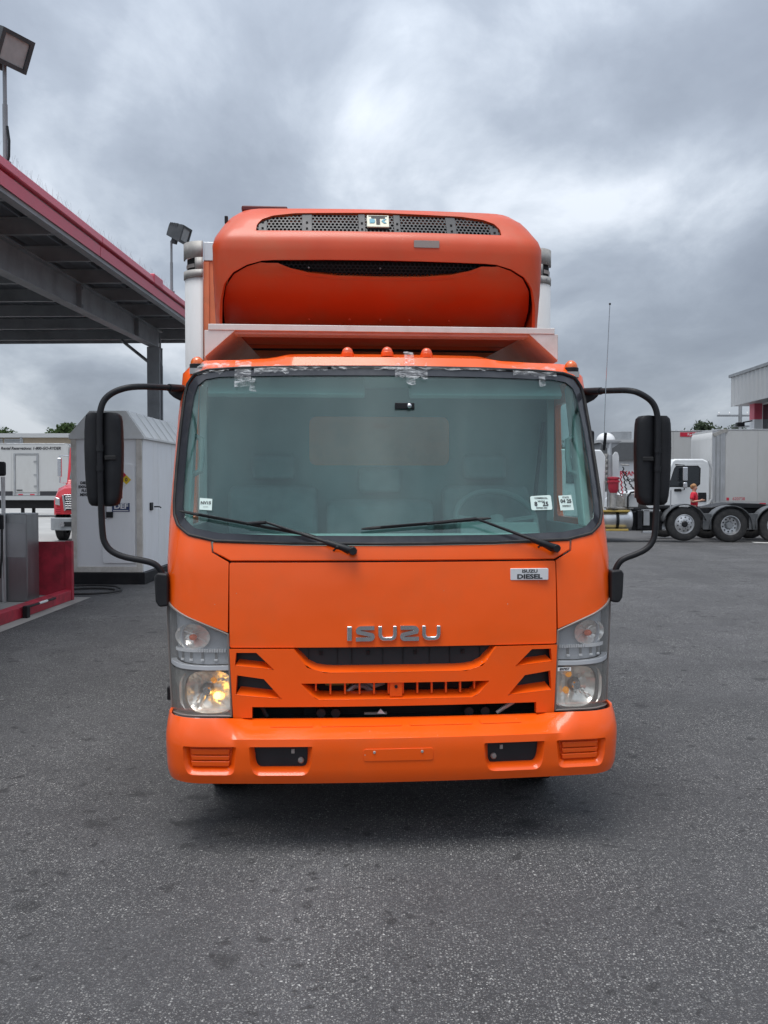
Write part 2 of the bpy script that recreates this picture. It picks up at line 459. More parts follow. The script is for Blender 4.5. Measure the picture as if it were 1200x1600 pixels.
M_DECK = pmat('roof_deck', (0.13, 0.14, 0.155), 0.55, var=0.12, vscale=2, dirt=(0.06, 0.06, 0.06), dirt_amt=0.5)
M_REDF = pmat('red_fascia', (0.62, 0.10, 0.15), 0.42, var=0.08, vscale=1.5, dirt=(0.40, 0.16, 0.18), dirt_amt=0.5, dirt_scale=1.5)
M_REDST = pmat('red_steel', (0.44, 0.025, 0.05), 0.5, var=0.16, vscale=5, dirt=(0.10, 0.015, 0.02), dirt_amt=0.75, dirt_scale=4, bump=0.1)
M_REDTR = pmat('red_truck_paint', (0.52, 0.02, 0.03), 0.25, var=0.05, coat=0.5)
M_WHITE = pmat('white_panel', (0.70, 0.71, 0.72), 0.42, var=0.04, vscale=2, dirt=(0.45, 0.44, 0.42), dirt_amt=0.5, dirt_scale=2.0, stretch=(1, 1, 0.4))
M_WHITE2 = pmat('white_shed_panel', (0.88, 0.89, 0.90), 0.45, var=0.03, vscale=1.5, dirt=(0.60, 0.57, 0.52), dirt_amt=0.35, dirt_scale=1.6, stretch=(1, 1, 0.3))
M_SHEDTRIM = pmat('shed_trim', (0.66, 0.63, 0.58), 0.55, var=0.08, dirt=(0.36, 0.31, 0.25), dirt_amt=0.6, dirt_scale=4)
M_SHEDROOF = pmat('shed_roof', (0.70, 0.71, 0.70), 0.5, var=0.06, dirt=(0.45, 0.44, 0.38), dirt_amt=0.5, dirt_scale=3)
M_BEIGE = pmat('beige_wall', (0.33, 0.27, 0.20), 0.8, var=0.1, vscale=0.5)
M_TRLWHITE = pmat('trailer_white', (0.52, 0.522, 0.515), 0.45, var=0.05, vscale=0.8, dirt=(0.36, 0.35, 0.33), dirt_amt=0.5, dirt_scale=0.8, stretch=(1, 1, 0.4))
M_CABWHITE = pmat('cab_white', (0.68, 0.70, 0.71), 0.3, var=0.04, dirt=(0.5, 0.5, 0.48), dirt_amt=0.3, coat=0.3)
M_LTGREY = pmat('light_grey_metal', (0.45, 0.46, 0.465), 0.5, var=0.06, vscale=0.7, dirt=(0.36, 0.36, 0.35), dirt_amt=0.4, dirt_scale=0.7)
M_DKGREY = pmat('dark_grey_roof', (0.10, 0.105, 0.11), 0.6, var=0.1)
M_YELLOW = pmat('yellow_paint', (0.42, 0.30, 0.07), 0.5, var=0.08, dirt=(0.3, 0.2, 0.08), dirt_amt=0.4)
M_AMBER = pmat('amber_lens', (0.72, 0.13, 0.012), 0.18, var=0.08, vscale=30, coat=0.6, dirt=(0.4, 0.15, 0.05), dirt_amt=0.3)
M_ORANGELENS = pmat('orange_dome', (0.72, 0.10, 0.03), 0.3, var=0.05, coat=0.4)
M_INT = pmat('interior_grey', (0.20, 0.21, 0.215), 0.8, var=0.1, bump=0.05)
M_INT2 = pmat('interior_light', (0.36, 0.37, 0.37), 0.75, var=0.08)
M_SEAT = pmat('seat_cloth', (0.17, 0.18, 0.185), 0.9, var=0.15, vscale=10, bump=0.2, bscale=150)
M_BEZEL = pmat('lamp_bezel', (0.48, 0.49, 0.505), 0.35, var=0.08, coat=0.3)
M_BEZEL2 = pmat('lamp_bezel_dark', (0.24, 0.235, 0.225), 0.4, var=0.1)
M_REFL = pmat('reflector', (0.92, 0.89, 0.83), 0.2, 0.5, var=0.06, vscale=40)
M_BULB = pmat('bulb_amber', (0.85, 0.30, 0.03), 0.2, coat=0.5)
M_WHITEP = pmat('white_plastic', (0.78, 0.78, 0.78), 0.4, var=0.03)
M_STICK = pmat('sticker_paper', (0.62, 0.74, 0.70), 0.6, var=0.05)
M_INK = pmat('ink', (0.03, 0.03, 0.035), 0.6, var=0.1)
M_INKBLUE = pmat('ink_blue', (0.03, 0.05, 0.14), 0.5, var=0.1)
M_INKRED = pmat('ink_red', (0.55, 0.02, 0.05), 0.5, var=0.1)
M_INKYEL = pmat('ink_yellow', (0.75, 0.52, 0.02), 0.5, var=0.05)
M_CREAM = pmat('emblem_cream', (0.72, 0.70, 0.55), 0.4, var=0.05)
M_TEAL = pmat('emblem_teal', (0.06, 0.30, 0.40), 0.4, var=0.1)
M_SILVERTAG = pmat('silver_tag', (0.33, 0.30, 0.28), 0.45, 0.3, var=0.1, dirt=(0.3, 0.16, 0.1), dirt_amt=0.5)
M_SCREEN = glassmat('windshield_glass', (0.77, 0.945, 0.92), dust_haze=0.018, haze_col=(0.44, 0.64, 0.61), f0=0.046)  # thin teal film: dust plus painted haze for the sky veil on the glass
M_SIDEGL = glassmat('side_glass', (0.90, 0.95, 0.94), dust_haze=0.012, f0=0.03)
M_LENS = glassmat('lens_clear', (0.97, 0.97, 0.96), dust_haze=0.03, haze_col=(0.55, 0.54, 0.52), rough=0.03)
M_LENSF = glassmat('lens_fluted', (0.96, 0.96, 0.96), dust_haze=0.05, haze_col=(0.5, 0.5, 0.5), rough=0.05, flute=26.0)
M_FARGL = pmat('dark_window', (0.02, 0.024, 0.028), 0.06, var=0.1, spec=0.8)
M_FLOODGL = pmat('flood_glass', (0.42, 0.43, 0.43), 0.12, var=0.1, vscale=12, coat=0.5)
M_SKIN = pmat('skin', (0.50, 0.27, 0.19), 0.55, var=0.05)
M_SHIRT = pmat('red_shirt', (0.62, 0.02, 0.045), 0.85, var=0.1, bump=0.2, bscale=30)
M_TROUS = pmat('dark_trousers', (0.03, 0.032, 0.04), 0.85, var=0.1)
M_HAIR = pmat('fair_hair', (0.34, 0.17, 0.07), 0.7, var=0.2, vscale=30)
M_BARK = pmat('bark', (0.09, 0.07, 0.05), 0.9, var=0.2, bump=0.4, bscale=12)
def leafmat(name, col):
    m, t = newmat(name)
    out = nd(t, 'ShaderNodeOutputMaterial')
    d = nd(t, 'ShaderNodeBsdfDiffuse'); tl = nd(t, 'ShaderNodeBsdfTranslucent')
    nz = nd(t, 'ShaderNodeTexNoise'); nz.inputs['Scale'].default_value = 1.3; nz.inputs['Detail'].default_value = 5
    tcn = nd(t, 'ShaderNodeTexCoord'); t.links.new(tcn.outputs['Object'], nz.inputs['Vector'])
    mx = nd(t, 'ShaderNodeMixRGB'); mx.inputs[1].default_value = (*[c * 0.6 for c in col], 1); mx.inputs[2].default_value = (*[c * 1.5 for c in col], 1)
    t.links.new(nz.outputs['Fac'], mx.inputs[0]); t.links.new(mx.outputs[0], d.inputs[0]); t.links.new(mx.outputs[0], tl.inputs[0])
    ms = nd(t, 'ShaderNodeMixShader'); ms.inputs[0].default_value = 0.3
    t.links.new(d.outputs[0], ms.inputs[1]); t.links.new(tl.outputs[0], ms.inputs[2]); t.links.new(ms.outputs[0], out.inputs[0])
    return m
M_LEAF = leafmat('leaf', (0.055, 0.085, 0.035))
M_LEAF2 = leafmat('leaf_dark', (0.045, 0.060, 0.038))
def tapemat():
    m, t = newmat('clear_tape')
    out = nd(t, 'ShaderNodeOutputMaterial')
    tr = nd(t, 'ShaderNodeBsdfTransparent')
    b = nd(t, 'ShaderNodeBsdfPrincipled'); b.inputs['Base Color'].default_value = (0.72, 0.73, 0.74, 1); b.inputs['Roughness'].default_value = 0.3
    tcn = nd(t, 'ShaderNodeTexCoord')
    nz = nd(t, 'ShaderNodeTexNoise'); nz.inputs['Scale'].default_value = 34; nz.inputs['Detail'].default_value = 9; nz.inputs['Roughness'].default_value = 0.7; nz.inputs['Distortion'].default_value = 0.8
    mpn = nd(t, 'ShaderNodeMapping'); mpn.inputs['Scale'].default_value = (0.35, 1, 1.5); t.links.new(tcn.outputs['Object'], mpn.inputs[0]); t.links.new(mpn.outputs[0], nz.inputs['Vector'])
    mr = nd(t, 'ShaderNodeMapRange'); mr.inputs[1].default_value = 0.48; mr.inputs[2].default_value = 0.66; mr.inputs[3].default_value = 0.03; mr.inputs[4].default_value = 0.50
    t.links.new(nz.outputs['Fac'], mr.inputs[0])
    mx = nd(t, 'ShaderNodeMixShader'); t.links.new(mr.outputs[0], mx.inputs[0]); t.links.new(tr.outputs[0], mx.inputs[1]); t.links.new(b.outputs[0], mx.inputs[2])
    t.links.new(mx.outputs[0], out.inputs[0])
    return m
M_TAPE = tapemat()
M_SILVER = pmat('silver_badge', (0.80, 0.81, 0.82), 0.3, 0.25, var=0.04)
M_DKRED = pmat('maroon_cover', (0.10, 0.012, 0.012), 0.5, var=0.1)
M_POST = pmat('matt_alloy_post', (0.50, 0.51, 0.52), 0.65, 0.05, var=0.07, vscale=5, dirt=(0.42, 0.40, 0.38), dirt_amt=0.4, dirt_scale=7, stretch=(1, 1, 0.4))
M_FENDER = pmat("fender_grey", (0.075, 0.08, 0.085), 0.5, var=0.15, dirt=(0.16, 0.16, 0.16), dirt_amt=0.5)
# ================================================================== the setting
def sheet(name, pts, z, mat):
    o = MB().add([(x, y, z) for x, y in pts], [tuple(range(len(pts)))]).build(name, mat, ang=0)
    o["kind"] = "structure"
    return o
# ground: finely kept as one big sheet
sheet('ground', [(-900, -300), (900, -300), (900, 1500), (-900, 1500)], 0.0, M_ASPH)
sheet('concrete_lot', [(-120, 24.5), (-6.6, 24.5), (-4.8, 34), (-4.8, 96), (-120, 96)], 0.004, M_LOT)
sheet('concrete_pad', [(-11.0, 2.0), (-4.46, 2.0), (-4.46, 14.1), (-11.0, 14.3)], 0.004, M_CONC)
sheet('parking_line', [(10.9, 27.3), (11.0, 27.75), (14.5, 26.2), (14.5, 25.7)], 0.004, M_LINE)
sheet('parking_line', [(13.2, 24.2), (13.35, 24.2), (18.4, 33.8), (18.2, 33.8)], 0.004, M_LINE)

# ------------------------------------------------------------------ fuel canopy
cn = thing('fuel_canopy', 'grey steel fuel canopy roof with a faded red fascia on the left', 'canopy', (-4.08, 14.0, 0), rad(-1.98))
Y0, Y1, XW = -10.0, 7.55, -7.2
def rib_deck(x0, x1):
    mb = MB()
    prof = []
    x = x0 + 0.004
    xe = x1 - 0.004
    prof = [(x, 5.20), (x + 0.03, 5.20), (x + 0.05, 5.245), (x + 0.09, 5.245), (x + 0.11, 5.20), ((x + xe) / 2 - 0.03, 5.20), ((x + xe) / 2, 5.21), ((x + xe) / 2 + 0.03, 5.20), (xe, 5.20)]
    top = [(a, b + 0.012) for a, b in reversed(prof)]
    mb.prism(prof + top, 'y', Y0, Y1)
    return mb
xx = XW
while xx < -0.35:
    rib_deck(xx, min(xx + 0.6, -0.08)).build('deck_panel', M_DECK, cn, ang=20)
    xx += 0.6
# purlins across, Z section
py = 6.95
while py > Y0 + 0.3:
    p = MB()
    p.prism([(py, 4.985), (py + 0.07, 4.985), (py + 0.07, 4.993), (py + 0.008, 4.993), (py + 0.008, 5.192), (py - 0.07, 5.192), (py - 0.07, 5.184), (py, 5.184)], 'x', XW, -0.10)
    p.build('purlin', M_GREYST, cn, ang=0)
    py -= 1.46
# end channel
MB().prism([(Y1 - 0.012, 4.99), (Y1 + 0.012, 4.99), (Y1 + 0.012, 5.30), (Y1 - 0.012, 5.30)], 'x', XW, -0.02).build('end_channel', M_GREYST, cn, ang=0)
# main rafters (I sections, tapering), one per column line
for rx in (-0.94, -6.3):
    r = MB()
    zb0, zb1 = 4.46, 4.62
    def ipoly(y0, y1, x0, x1, za0, za1, zt0, zt1):
        r.add([(x0, y0, za0), (x1, y0, za0), (x1, y1, za1), (x0, y1, za1), (x0, y0, zt0), (x1, y0, zt0), (x1, y1, zt1), (x0, y1, zt1)],
              [(3, 2, 1, 0), (4, 5, 6, 7), (0, 1, 5, 4), (1, 2, 6, 5), (2, 3, 7, 6), (3, 0, 4, 7)])
    ipoly(Y0, 5.9, rx - 0.006, rx + 0.006, zb0, zb1, 4.975, 4.975)
    ipoly(Y0, 5.9, rx - 0.09, rx + 0.09, zb0 - 0.016, zb1 - 0.016, zb0, zb1)
    ipoly(Y0, 5.9, rx - 0.09, rx + 0.09, 4.965, 4.965, 4.982, 4.982)
    beam = r.build('rafter', M_GREYST, cn, ang=0)
    for sy in (-8.0, -5.0, -2.0, 1.1, 4.2):
        zb = zb0 + (zb1 - zb0) * (sy - Y0) / (5.9 - Y0)
        MB().box(rx - 0.085, rx + 0.085, sy - 0.008, sy + 0.008, zb + 0.002, 4.963).build('stiffener', M_GREYST, beam, ang=0)
        bolts = MB()
        for dz in (0.08, 0.38):
            for dy in (0.10, 0.20):
                bolts.box(rx + 0.007, rx + 0.03, sy + dy - 0.025, sy + dy + 0.025, zb + dz - 0.03, zb + dz + 0.02)
        bolts.build('cleat', M_DECK, beam, ang=0)
    for cyy in (5.6, -8.2):
        c = MB()
        c.box(rx - 0.13, rx + 0.13, cyy - 0.13, cyy - 0.115, 0, 4.60)
        c.box(rx - 0.13, rx + 0.13, cyy + 0.115, cyy + 0.13, 0, 4.60)
        c.box(rx - 0.008, rx + 0.008, cyy - 0.115, cyy + 0.115, 0, 4.60)
        c.box(rx - 0.13, rx + 0.13, cyy - 0.112, cyy - 0.04, 0.3, 4.58)
        col = c.build('column', M_GREYST, cn, ang=0)
        MB().tube([(rx + 0.15, cyy, 0.2), (rx + 0.15, cyy, 4.2), (rx + 0.12, cyy - 0.02, 4.35), (rx + 0.12, cyy - 0.02, 4.8)], 0.022, 8).build('conduit', M_GREYST, col)
MB().tube([(-1.05, 5.6, 4.28), (-2.05, 6.9, 4.95)], 0.035, 8).build('brace', M_GREYST, cn)
# red fascia: lower band, dark groove, upper band, in sheet lengths with lapped joints
segs = [(-10.0, -6.4), (-6.4, -3.4), (-3.4, -0.6), (-0.6, 2.1), (2.1, 4.9), (4.9, 7.56)]
for i, (a, b) in enumerate(segs):
    dx = 0.004 * (i % 2)
    up_ = 0.05 if i == 3 else 0.0
    MB().prism([(0.02 + dx, 4.99), (0.035 + dx, 4.985), (0.045 + dx, 5.13), (0.02 + dx, 5.14)], 'y', a + 0.004, b - 0.004).build('fascia_lower', M_REDF, cn, ang=0)
    MB().prism([(-0.02 + dx, 5.132), (0.012 + dx, 5.132), (0.012 + dx, 5.175), (-0.02 + dx, 5.175)], 'y', a + 0.003, b - 0.003).build('fascia_groove', M_REDST, cn, ang=0)
    MB().prism([(-0.05 + dx, 5.177), (0.06 + dx, 5.17), (0.075 + dx, 5.18), (0.06 + dx, 5.285), (0.02 + dx, 5.30), (-0.05 + dx, 5.30)], 'y', a + 0.004, b - 0.004).build('fascia_upper', M_REDF, cn, bevel=0.006, ang=30)
MB().box(-0.045, 0.085, 2.0, 2.55, 5.165, 5.335).build('fascia_lap', M_REDF, cn, bevel=0.02)
MB().prism([(-0.10, 4.93), (0.015, 4.93), (0.015, 5.165), (0.005, 5.165), (0.005, 4.94), (-0.10, 4.94)], 'y', Y0, Y1).build('gutter', M_GREYST, cn, ang=0)
sp_ = MB()
rr = random.Random(3)
yy = -5.5
while yy < 3.5:
    for k in range(2):
        a = rr.uniform(-0.06, 0.06)
        sp_.tube([(0.0, yy, 5.30), (a, yy + rr.uniform(-0.06, 0.06), 5.30 + rr.uniform(0.10, 0.15))], 0.0011, 3)
    yy += 0.13
tag(sp_.build('bird_spikes', M_STEEL, cn, ang=0), kind='stuff')

def floodlight(label, base, h, fwd, s=1.0, conduit=True, ox=0.0):
    t = thing('floodlight', label, 'floodlight', base, 0, 'floodlights on poles above the canopy')
    MB().lathe([(0.06, 0), (0.06, 0.012), (0.028, 0.012), (0.028, h * 0.55), (0.022, h * 0.55), (0.022, h - 0.06 * s)], (0, 0, 0), 'z', 12, True).build('pole', M_GREYST, t)
    if conduit:
        MB().tube([(0.03, -0.02, h * 0.34), (0.055, -0.03, h * 0.2), (0.05, -0.03, 0.06), (0.03, -0.02, 0.0)], 0.014, 6).build('conduit', M_BLACK, t)
    f = Vector(fwd).normalized()
    side = f.cross(Vector((0, 0, 1))).normalized()
    upv = side.cross(f)
    Mx = Matrix((( f.x, side.x, upv.x, 0), (f.y, side.y, upv.y, 0), (f.z, side.z, upv.z, h + 0.10 * s), (0, 0, 0, 1)))
    Mx.translation += Vector((ox, 0, 0))
    hd = MB()
    rows = []
    for x, w, zt, zb in ((-0.20, 0.13, 0.10, -0.08), (-0.17, 0.17, 0.14, -0.12), (0.06, 0.20, 0.17, -0.17), (0.13, 0.215, 0.18, -0.18), (0.19, 0.215, 0.18, -0.18)):
        rows.append([(x * s, w * s, zt * s), (x * s, -w * s, zt * s), (x * s, -w * s, zb * s), (x * s, w * s, zb * s)])
    hd.grid(rows, True)
    hd.add(rows[0], [(0, 1, 2, 3)])
    fr_o = rows[-1]
    fr_i = [(0.19 * s, 0.165 * s, 0.135 * s), (0.19 * s, -0.165 * s, 0.135 * s), (0.19 * s, -0.165 * s, -0.135 * s), (0.19 * s, 0.165 * s, -0.135 * s)]
    fr_b = [(0.165 * s, p[1], p[2]) for p in fr_i]
    hd.grid([fr_o, fr_i, fr_b], True)
    head = hd.xf(Mx).build('lamp_head', M_GREYSTD, t, ang=25)
    gl = MB().box(0.155 * s, 0.168 * s, -0.165 * s, 0.165 * s, -0.135 * s, 0.135 * s).xf(Mx).build('lens', M_FLOODGL, head, ang=0)
    for k in range(5):
        x = (-0.15 + 0.045 * k) * s
        w = (0.18 + 0.006 * k) * s
        MB().box(x - 0.006 * s, x + 0.006 * s, -w, w, 0.10 * s, (0.168 + 0.004 * k) * s).xf(Mx).build('cooling_fin', M_GREYSTD, head, ang=0)
    MB().box(-0.10 * s, 0.02 * s, -0.05 * s, 0.05 * s, -0.24 * s, -0.12 * s).xf(Mx).build('knuckle', M_GREYSTD, t, bevel=0.01)
    return t
M_GREYSTD = pmat('dark_lamp_metal', (0.060, 0.065, 0.070), 0.5, 0.2, var=0.15, dirt=(0.12, 0.12, 0.12), dirt_amt=0.4)
floodlight('large floodlight on a pole at the top left corner of the picture', (-4.215, 10.45, 5.30), 1.17, (0.80, -0.42, -0.42), 1.0)
floodlight('small distant floodlight on a pole just left of the cargo box top', (-3.955, 17.4, 5.30), 1.0, (0.9, -0.22, -0.30), 0.85, False, 0.13)

# ------------------------------------------------------------------ fuel island: red steel tray, dispenser, hose
isl = thing('pump_island', 'low red steel pump island tray with raised end panel left of the shed', 'island', (-4.63, 13.8, 0), rad(-0.5))
MB().box(-1.6, -0.05, -6.0, -0.09, 0.006, 0.075).build('tray_floor', M_CONC, isl, ang=0)
MB().prism([(-0.05, 0.006), (0.0, 0.006), (0.0, 0.15), (-0.10, 0.17), (-0.10, 0.145), (-0.05, 0.135)], 'y', -6.0, -0.08).build('front_kerb', M_REDST, isl, bevel=0.006)
MB().box(-1.6, -0.085, -0.085, -0.06, 0.08, 0.875).build('end_panel', M_REDST, isl, bevel=0.004)
MB().box(-0.09, 0.01, -0.10, -0.002, 0.006, 0.882).build('corner_post', M_REDST, isl, bevel=0.006)
MB().box(-1.6, -0.19, -2.46, -2.42, 0.08, 0.80).build('near_panel', M_REDST, isl, bevel=0.004)
MB().box(-0.19, -0.115, -2.49, -2.40, 0.08, 0.83).build('near_post', M_REDST, isl, bevel=0.006)
dp = thing('fuel_dispenser', 'stainless fuel dispenser cabinet standing on the red island tray', 'fuel pump', (-5.10, 13.0, 0.077), rad(-0.5))
MB().box(-0.32, 0.10, -0.02, 0.42, 0, 1.235).build('cabinet', M_STAIN, dp, bevel=0.012)
MB().box(-0.305, 0.085, -0.028, -0.022, 0.62, 1.10).build('front_panel', M_STEEL, dp, bevel=0.003)
MB().tube([(-0.205, -0.07, 0.0), (-0.205, -0.07, 1.75)], 0.028, 10).build('hose_mast', M_ALU, dp)
MB().box(-0.30, -0.165, -0.11, -0.03, 1.76, 1.96).build('mast_head', M_BLACK, dp, bevel=0.03)
MB().tube([(-0.25, -0.10, 1.78), (-0.255, -0.16, 1.4), (-0.25, -0.17, 0.7), (-0.235, -0.13, 0.35), (-0.22, -0.10, 0.7), (-0.215, -0.09, 1.2)], 0.016, 8).build('fuel_hose', M_RUBBER, dp)
MB().box(-0.26, -0.19, -0.14, -0.09, 1.02, 1.22).build('nozzle', M_BLACK, dp, bevel=0.01)
hs = MB()
pts = []
for k in range(46):
    a = 2 * PI * k / 30 + 0.6
    rr_ = 0.42 + 0.03 * math.sin(a * 2.3) + 0.004 * k
    pts.append((-4.72 + rr_ * math.cos(a) * 0.95, 14.72 + rr_ * math.sin(a), 0.02 + 0.0006 * k + (0.018 if k > 30 else 0)))
hs.tube(pts, 0.017, 8)
tag(hs.build('coiled_hose', M_RUBBER), 'black hose coiled on the ground behind the red island', 'hose')
sq = thing('squeegee', 'black and white squeegee lying against the red island kerb', 'squeegee', (-4.60, 11.95, 0.03), rad(90 - 2))
MB().tube([(0.0, 0, 0.11), (0.9, 0, 0.11)], 0.016, 8).build('handle', M_BLACK, sq)
MB().tube([(0.35, 0, 0.11), (0.62, 0, 0.11)], 0.0175, 8).build('grip', M_WHITEP, sq)
MB().box(-0.10, 0.0, -0.03, 0.03, -0.025, 0.13).build('head', M_BLACK, sq, bevel=0.006)

# ------------------------------------------------------------------ white fluid shed
sh = thing('storage_shed', 'white metal storage shed with sloped roof left of the orange truck', 'shed', (-4.78, 16.0, 0), rad(-1.2))
HW, DP = 0.615, 3.05
MB().box(-HW - 0.03, HW + 0.05, -0.06, DP + 0.06, 0.0, 0.20).build('base', M_BLACK, sh, bevel=0.01)
MB().box(-HW + 0.02, HW - 0.02, 0.02, DP - 0.02, 0.202, 2.50).build('body', M_WHITE2, sh, ang=0)
for x0, x1 in ((-HW, -HW + 0.09), (HW - 0.10, HW)):
    MB().box(x0, x1, -0.012, 0.016, 0.204, 2.50).build('corner_trim', M_SHEDTRIM, sh, bevel=0.006)
MB().box(-HW + 0.09, HW - 0.10, -0.006, 0.016, 0.204, 0.30).build('sill_trim', M_SHEDTRIM, sh, bevel=0.004)
for k in range(3):
    y0 = 0.06 + k * 0.99
    MB().box(HW - 0.016, HW + 0.002, y0 + 0.006, y0 + 0.976, 0.206, 2.498).build('side_panel', M_WHITE2, sh, bevel=0.004)
rf = [(-HW - 0.03, 2.50), (HW + 0.05, 2.50), (HW + 0.05, 2.535), (0.355, 2.985), (-0.28, 2.985), (-HW - 0.03, 2.57)]
roof = MB().prism(rf, 'y', -0.03, DP + 0.04).build('roof', M_SHEDROOF, sh, bevel=0.008, ang=20)
for k in range(6):
    y0 = 0.02 + k * 0.52
    MB().add([(HW + 0.052, y0, 2.54), (HW + 0.052, y0 + 0.03, 2.54), (0.357, y0 + 0.03, 2.989), (0.357, y0, 2.989), (HW + 0.060, y0 + 0.015, 2.548), (0.363, y0 + 0.015, 2.993)],
             [(0, 3, 5, 4), (4, 5, 2, 1), (0, 4, 1), (3, 2, 5)]).build('roof_rib', M_SHEDROOF, roof, ang=0)
dr = MB().prism([(-0.05, 0.36), (0.47, 0.36), (0.49, 0.38), (0.49, 2.02), (0.44, 2.07), (-0.05, 2.07), (-0.08, 2.04), (-0.08, 0.39)], 'y', -0.014, 0.018).build('door', M_WHITE2, sh, bevel=0.005)
MB().box(0.0, 0.115, -0.05, -0.015, 1.15, 1.25).build('latch', M_BLACK, dr, bevel=0.008)
MB().box(-0.03, 0.0, -0.03, -0.015, 1.13, 1.40).build('latch_plate', M_STEEL, dr, bevel=0.003)
# hazard diamond
hz = thing('hazard_placard', 'four colour hazard diamond sticker on the white shed door', 'sign', (-4.78 + 0.265, 16.0 - 0.0247, 1.80), rad(-1.2))
q = 0.165
for nm, c, mt_ in (('upper_quarter', (0, 0.5), M_INKRED), ('right_quarter', (0.5, 0), M_INKYEL), ('left_quarter', (-0.5, 0), M_INKBLUE), ('lower_quarter', (0, -0.5), M_WHITEP)):
    ccx, ccz = c[0] * q, c[1] * q
    h2 = q / 2 * 0.985
    MB().prism([(ccx - h2, ccz), (ccx, ccz - h2), (ccx + h2, ccz), (ccx, ccz + h2)], 'y', -0.003, 0.003).build(nm, mt_, hz, ang=0)
text('numeral', '0', 0.085, M_INK, hz, (q / 2, -0.005, 0), bold=0.002)
ds = thing('def_sign', 'small dark blue DEF sign on the white shed door', 'sign', (-4.78 + 0.265, 16.0 - 0.0247, 1.325), rad(-1.2))
MB().box(-0.17, 0.135, -0.003, 0.003, -0.075, 0.075).build('plate', M_INKBLUE, ds, ang=0)
text('lettering', 'DEF', 0.125, M_WHITEP, ds, (-0.012, -0.005, 0.018), bold=0.004, sx=1.15)
MB().box(-0.15, 0.115, -0.005, -0.0032, -0.062, -0.048).build('lettering_line', M_WHITEP, ds, ang=0)
for i, s_ in enumerate(('DIESEL', 'EXHAUST', 'FLUID', 'MIXING')):
    text('lettering', s_, 0.062, M_INK, sh, (-0.36 if i else -0.37, 0.0155, 1.64 + 0.105 - 0.068 * i), bold=0.003)
MB().tube([(HW + 0.003, 0.75, 1.32), (HW + 0.10, 0.75, 1.32), (HW + 0.13, 0.75, 1.30)], 0.012, 8).build('side_handle', M_BLACK, sh)
MB().box(HW + 0.002, HW + 0.03, 0.45, 0.60, 1.26, 1.40).build('handle_box', M_BLACK, sh, bevel=0.008)

# ------------------------------------------------------------------ beige building far left
bb = thing('beige_building', 'long low beige building with a white roof edge far left', 'building', (-45, 80, 0))
MB().box(-30, 24, 0, 18, 0, 5.74).build('wall', M_BEIGE, bb, ang=0)
MB().box(-30.3, 24.3, -0.35, 18.3, 5.745, 6.1).build('parapet', M_LTGREY, bb, ang=0)
for k in range(6):
    x = 4.2 + k * 1.75 - 0.6
    if x > 13.2: break
    w = MB().box(x, x + 1.6, -0.06, 0.05, 4.6, 5.65).build('louvre', M_LTGREY, bb, ang=0)
    for j in range(4):
        MB().box(x + 0.05, x + 1.55, -0.12, -0.061, 4.7 + j * 0.24, 4.82 + j * 0.24).build('blade', M_GREYST, w, ang=0)
MB().tube([(16.9, -8, 0), (16.9, -8, 5.4)], 0.09, 8).build('downpipe', M_GREYST, bb)

# ------------------------------------------------------------------ right hand building (ribbed overhang)
br = thing('service_building', 'service building with grey ribbed metal overhang at the right edge', 'building', (16.73, 45.0, 0), rad(-1.5))
MB().box(0.06, 11.8, -24, -0.06, 5.49, 5.62).build('soffit', M_LTGREY, br, ang=0)
MB().box(0.05, 11.8, -24, -0.05, 5.63, 6.86).build('overhang_core', M_LTGREY, br, ang=0)
MB().box(-0.06, 11.9, -24.1, 0.08, 6.862, 7.0).build('roof_edge', M_GREYST, br, ang=0)
yy = -0.05
while yy > -12.0:
    MB().prism([(0.045, yy), (0.045, yy - 0.49), (0.02, yy - 0.49), (0.0, yy - 0.40), (-0.03, yy - 0.36), (-0.03, yy - 0.30), (0.0, yy - 0.26), (0.0, yy - 0.06), (0.02, yy)], 'z', 5.47, 6.858).build('rib_panel', M_LTGREY, br, ang=0)
    yy -= 0.5
MB().box(0.9, 11.5, -23.5, -1.0, 0, 5.488).build('wall', M_WHITE, br, ang=0)
MB().box(0.55, 0.898, -1.7, -1.1, 0, 4.75).build('pier', M_WHITE, br, ang=0)
MB().box(0.54, 0.898, -1.71, -1.09, 4.752, 5.486).build('pier_band', M_REDF, br, ang=0)
for k in range(3):
    y1_ = -1.9 - k * 3.4
    MB().box(0.86, 0.897, y1_ - 2.6, y1_, 0.8, 5.40).build('window', M_FARGL, br, ang=0)
    MB().box(0.80, 0.898, y1_ - 3.2, y1_ - 2.75, 0, 5.40).build('mullion_pier', M_WHITE, br, ang=0)
    MB().box(0.84, 0.86, y1_ - 1.35, y1_ - 1.25, 0.8, 5.40).build('mullion', M_ALU, br, ang=0)
MB().tube([(0.55, -1.4, 4.7), (0.1, -1.5, 4.62)], 0.03, 6).build('wall_lamp_arm', M_BLACK, br)
MB().box(-0.22, 0.14, -1.65, -1.35, 4.42, 4.62).build('wall_lamp', M_BLACK, br, bevel=0.04)

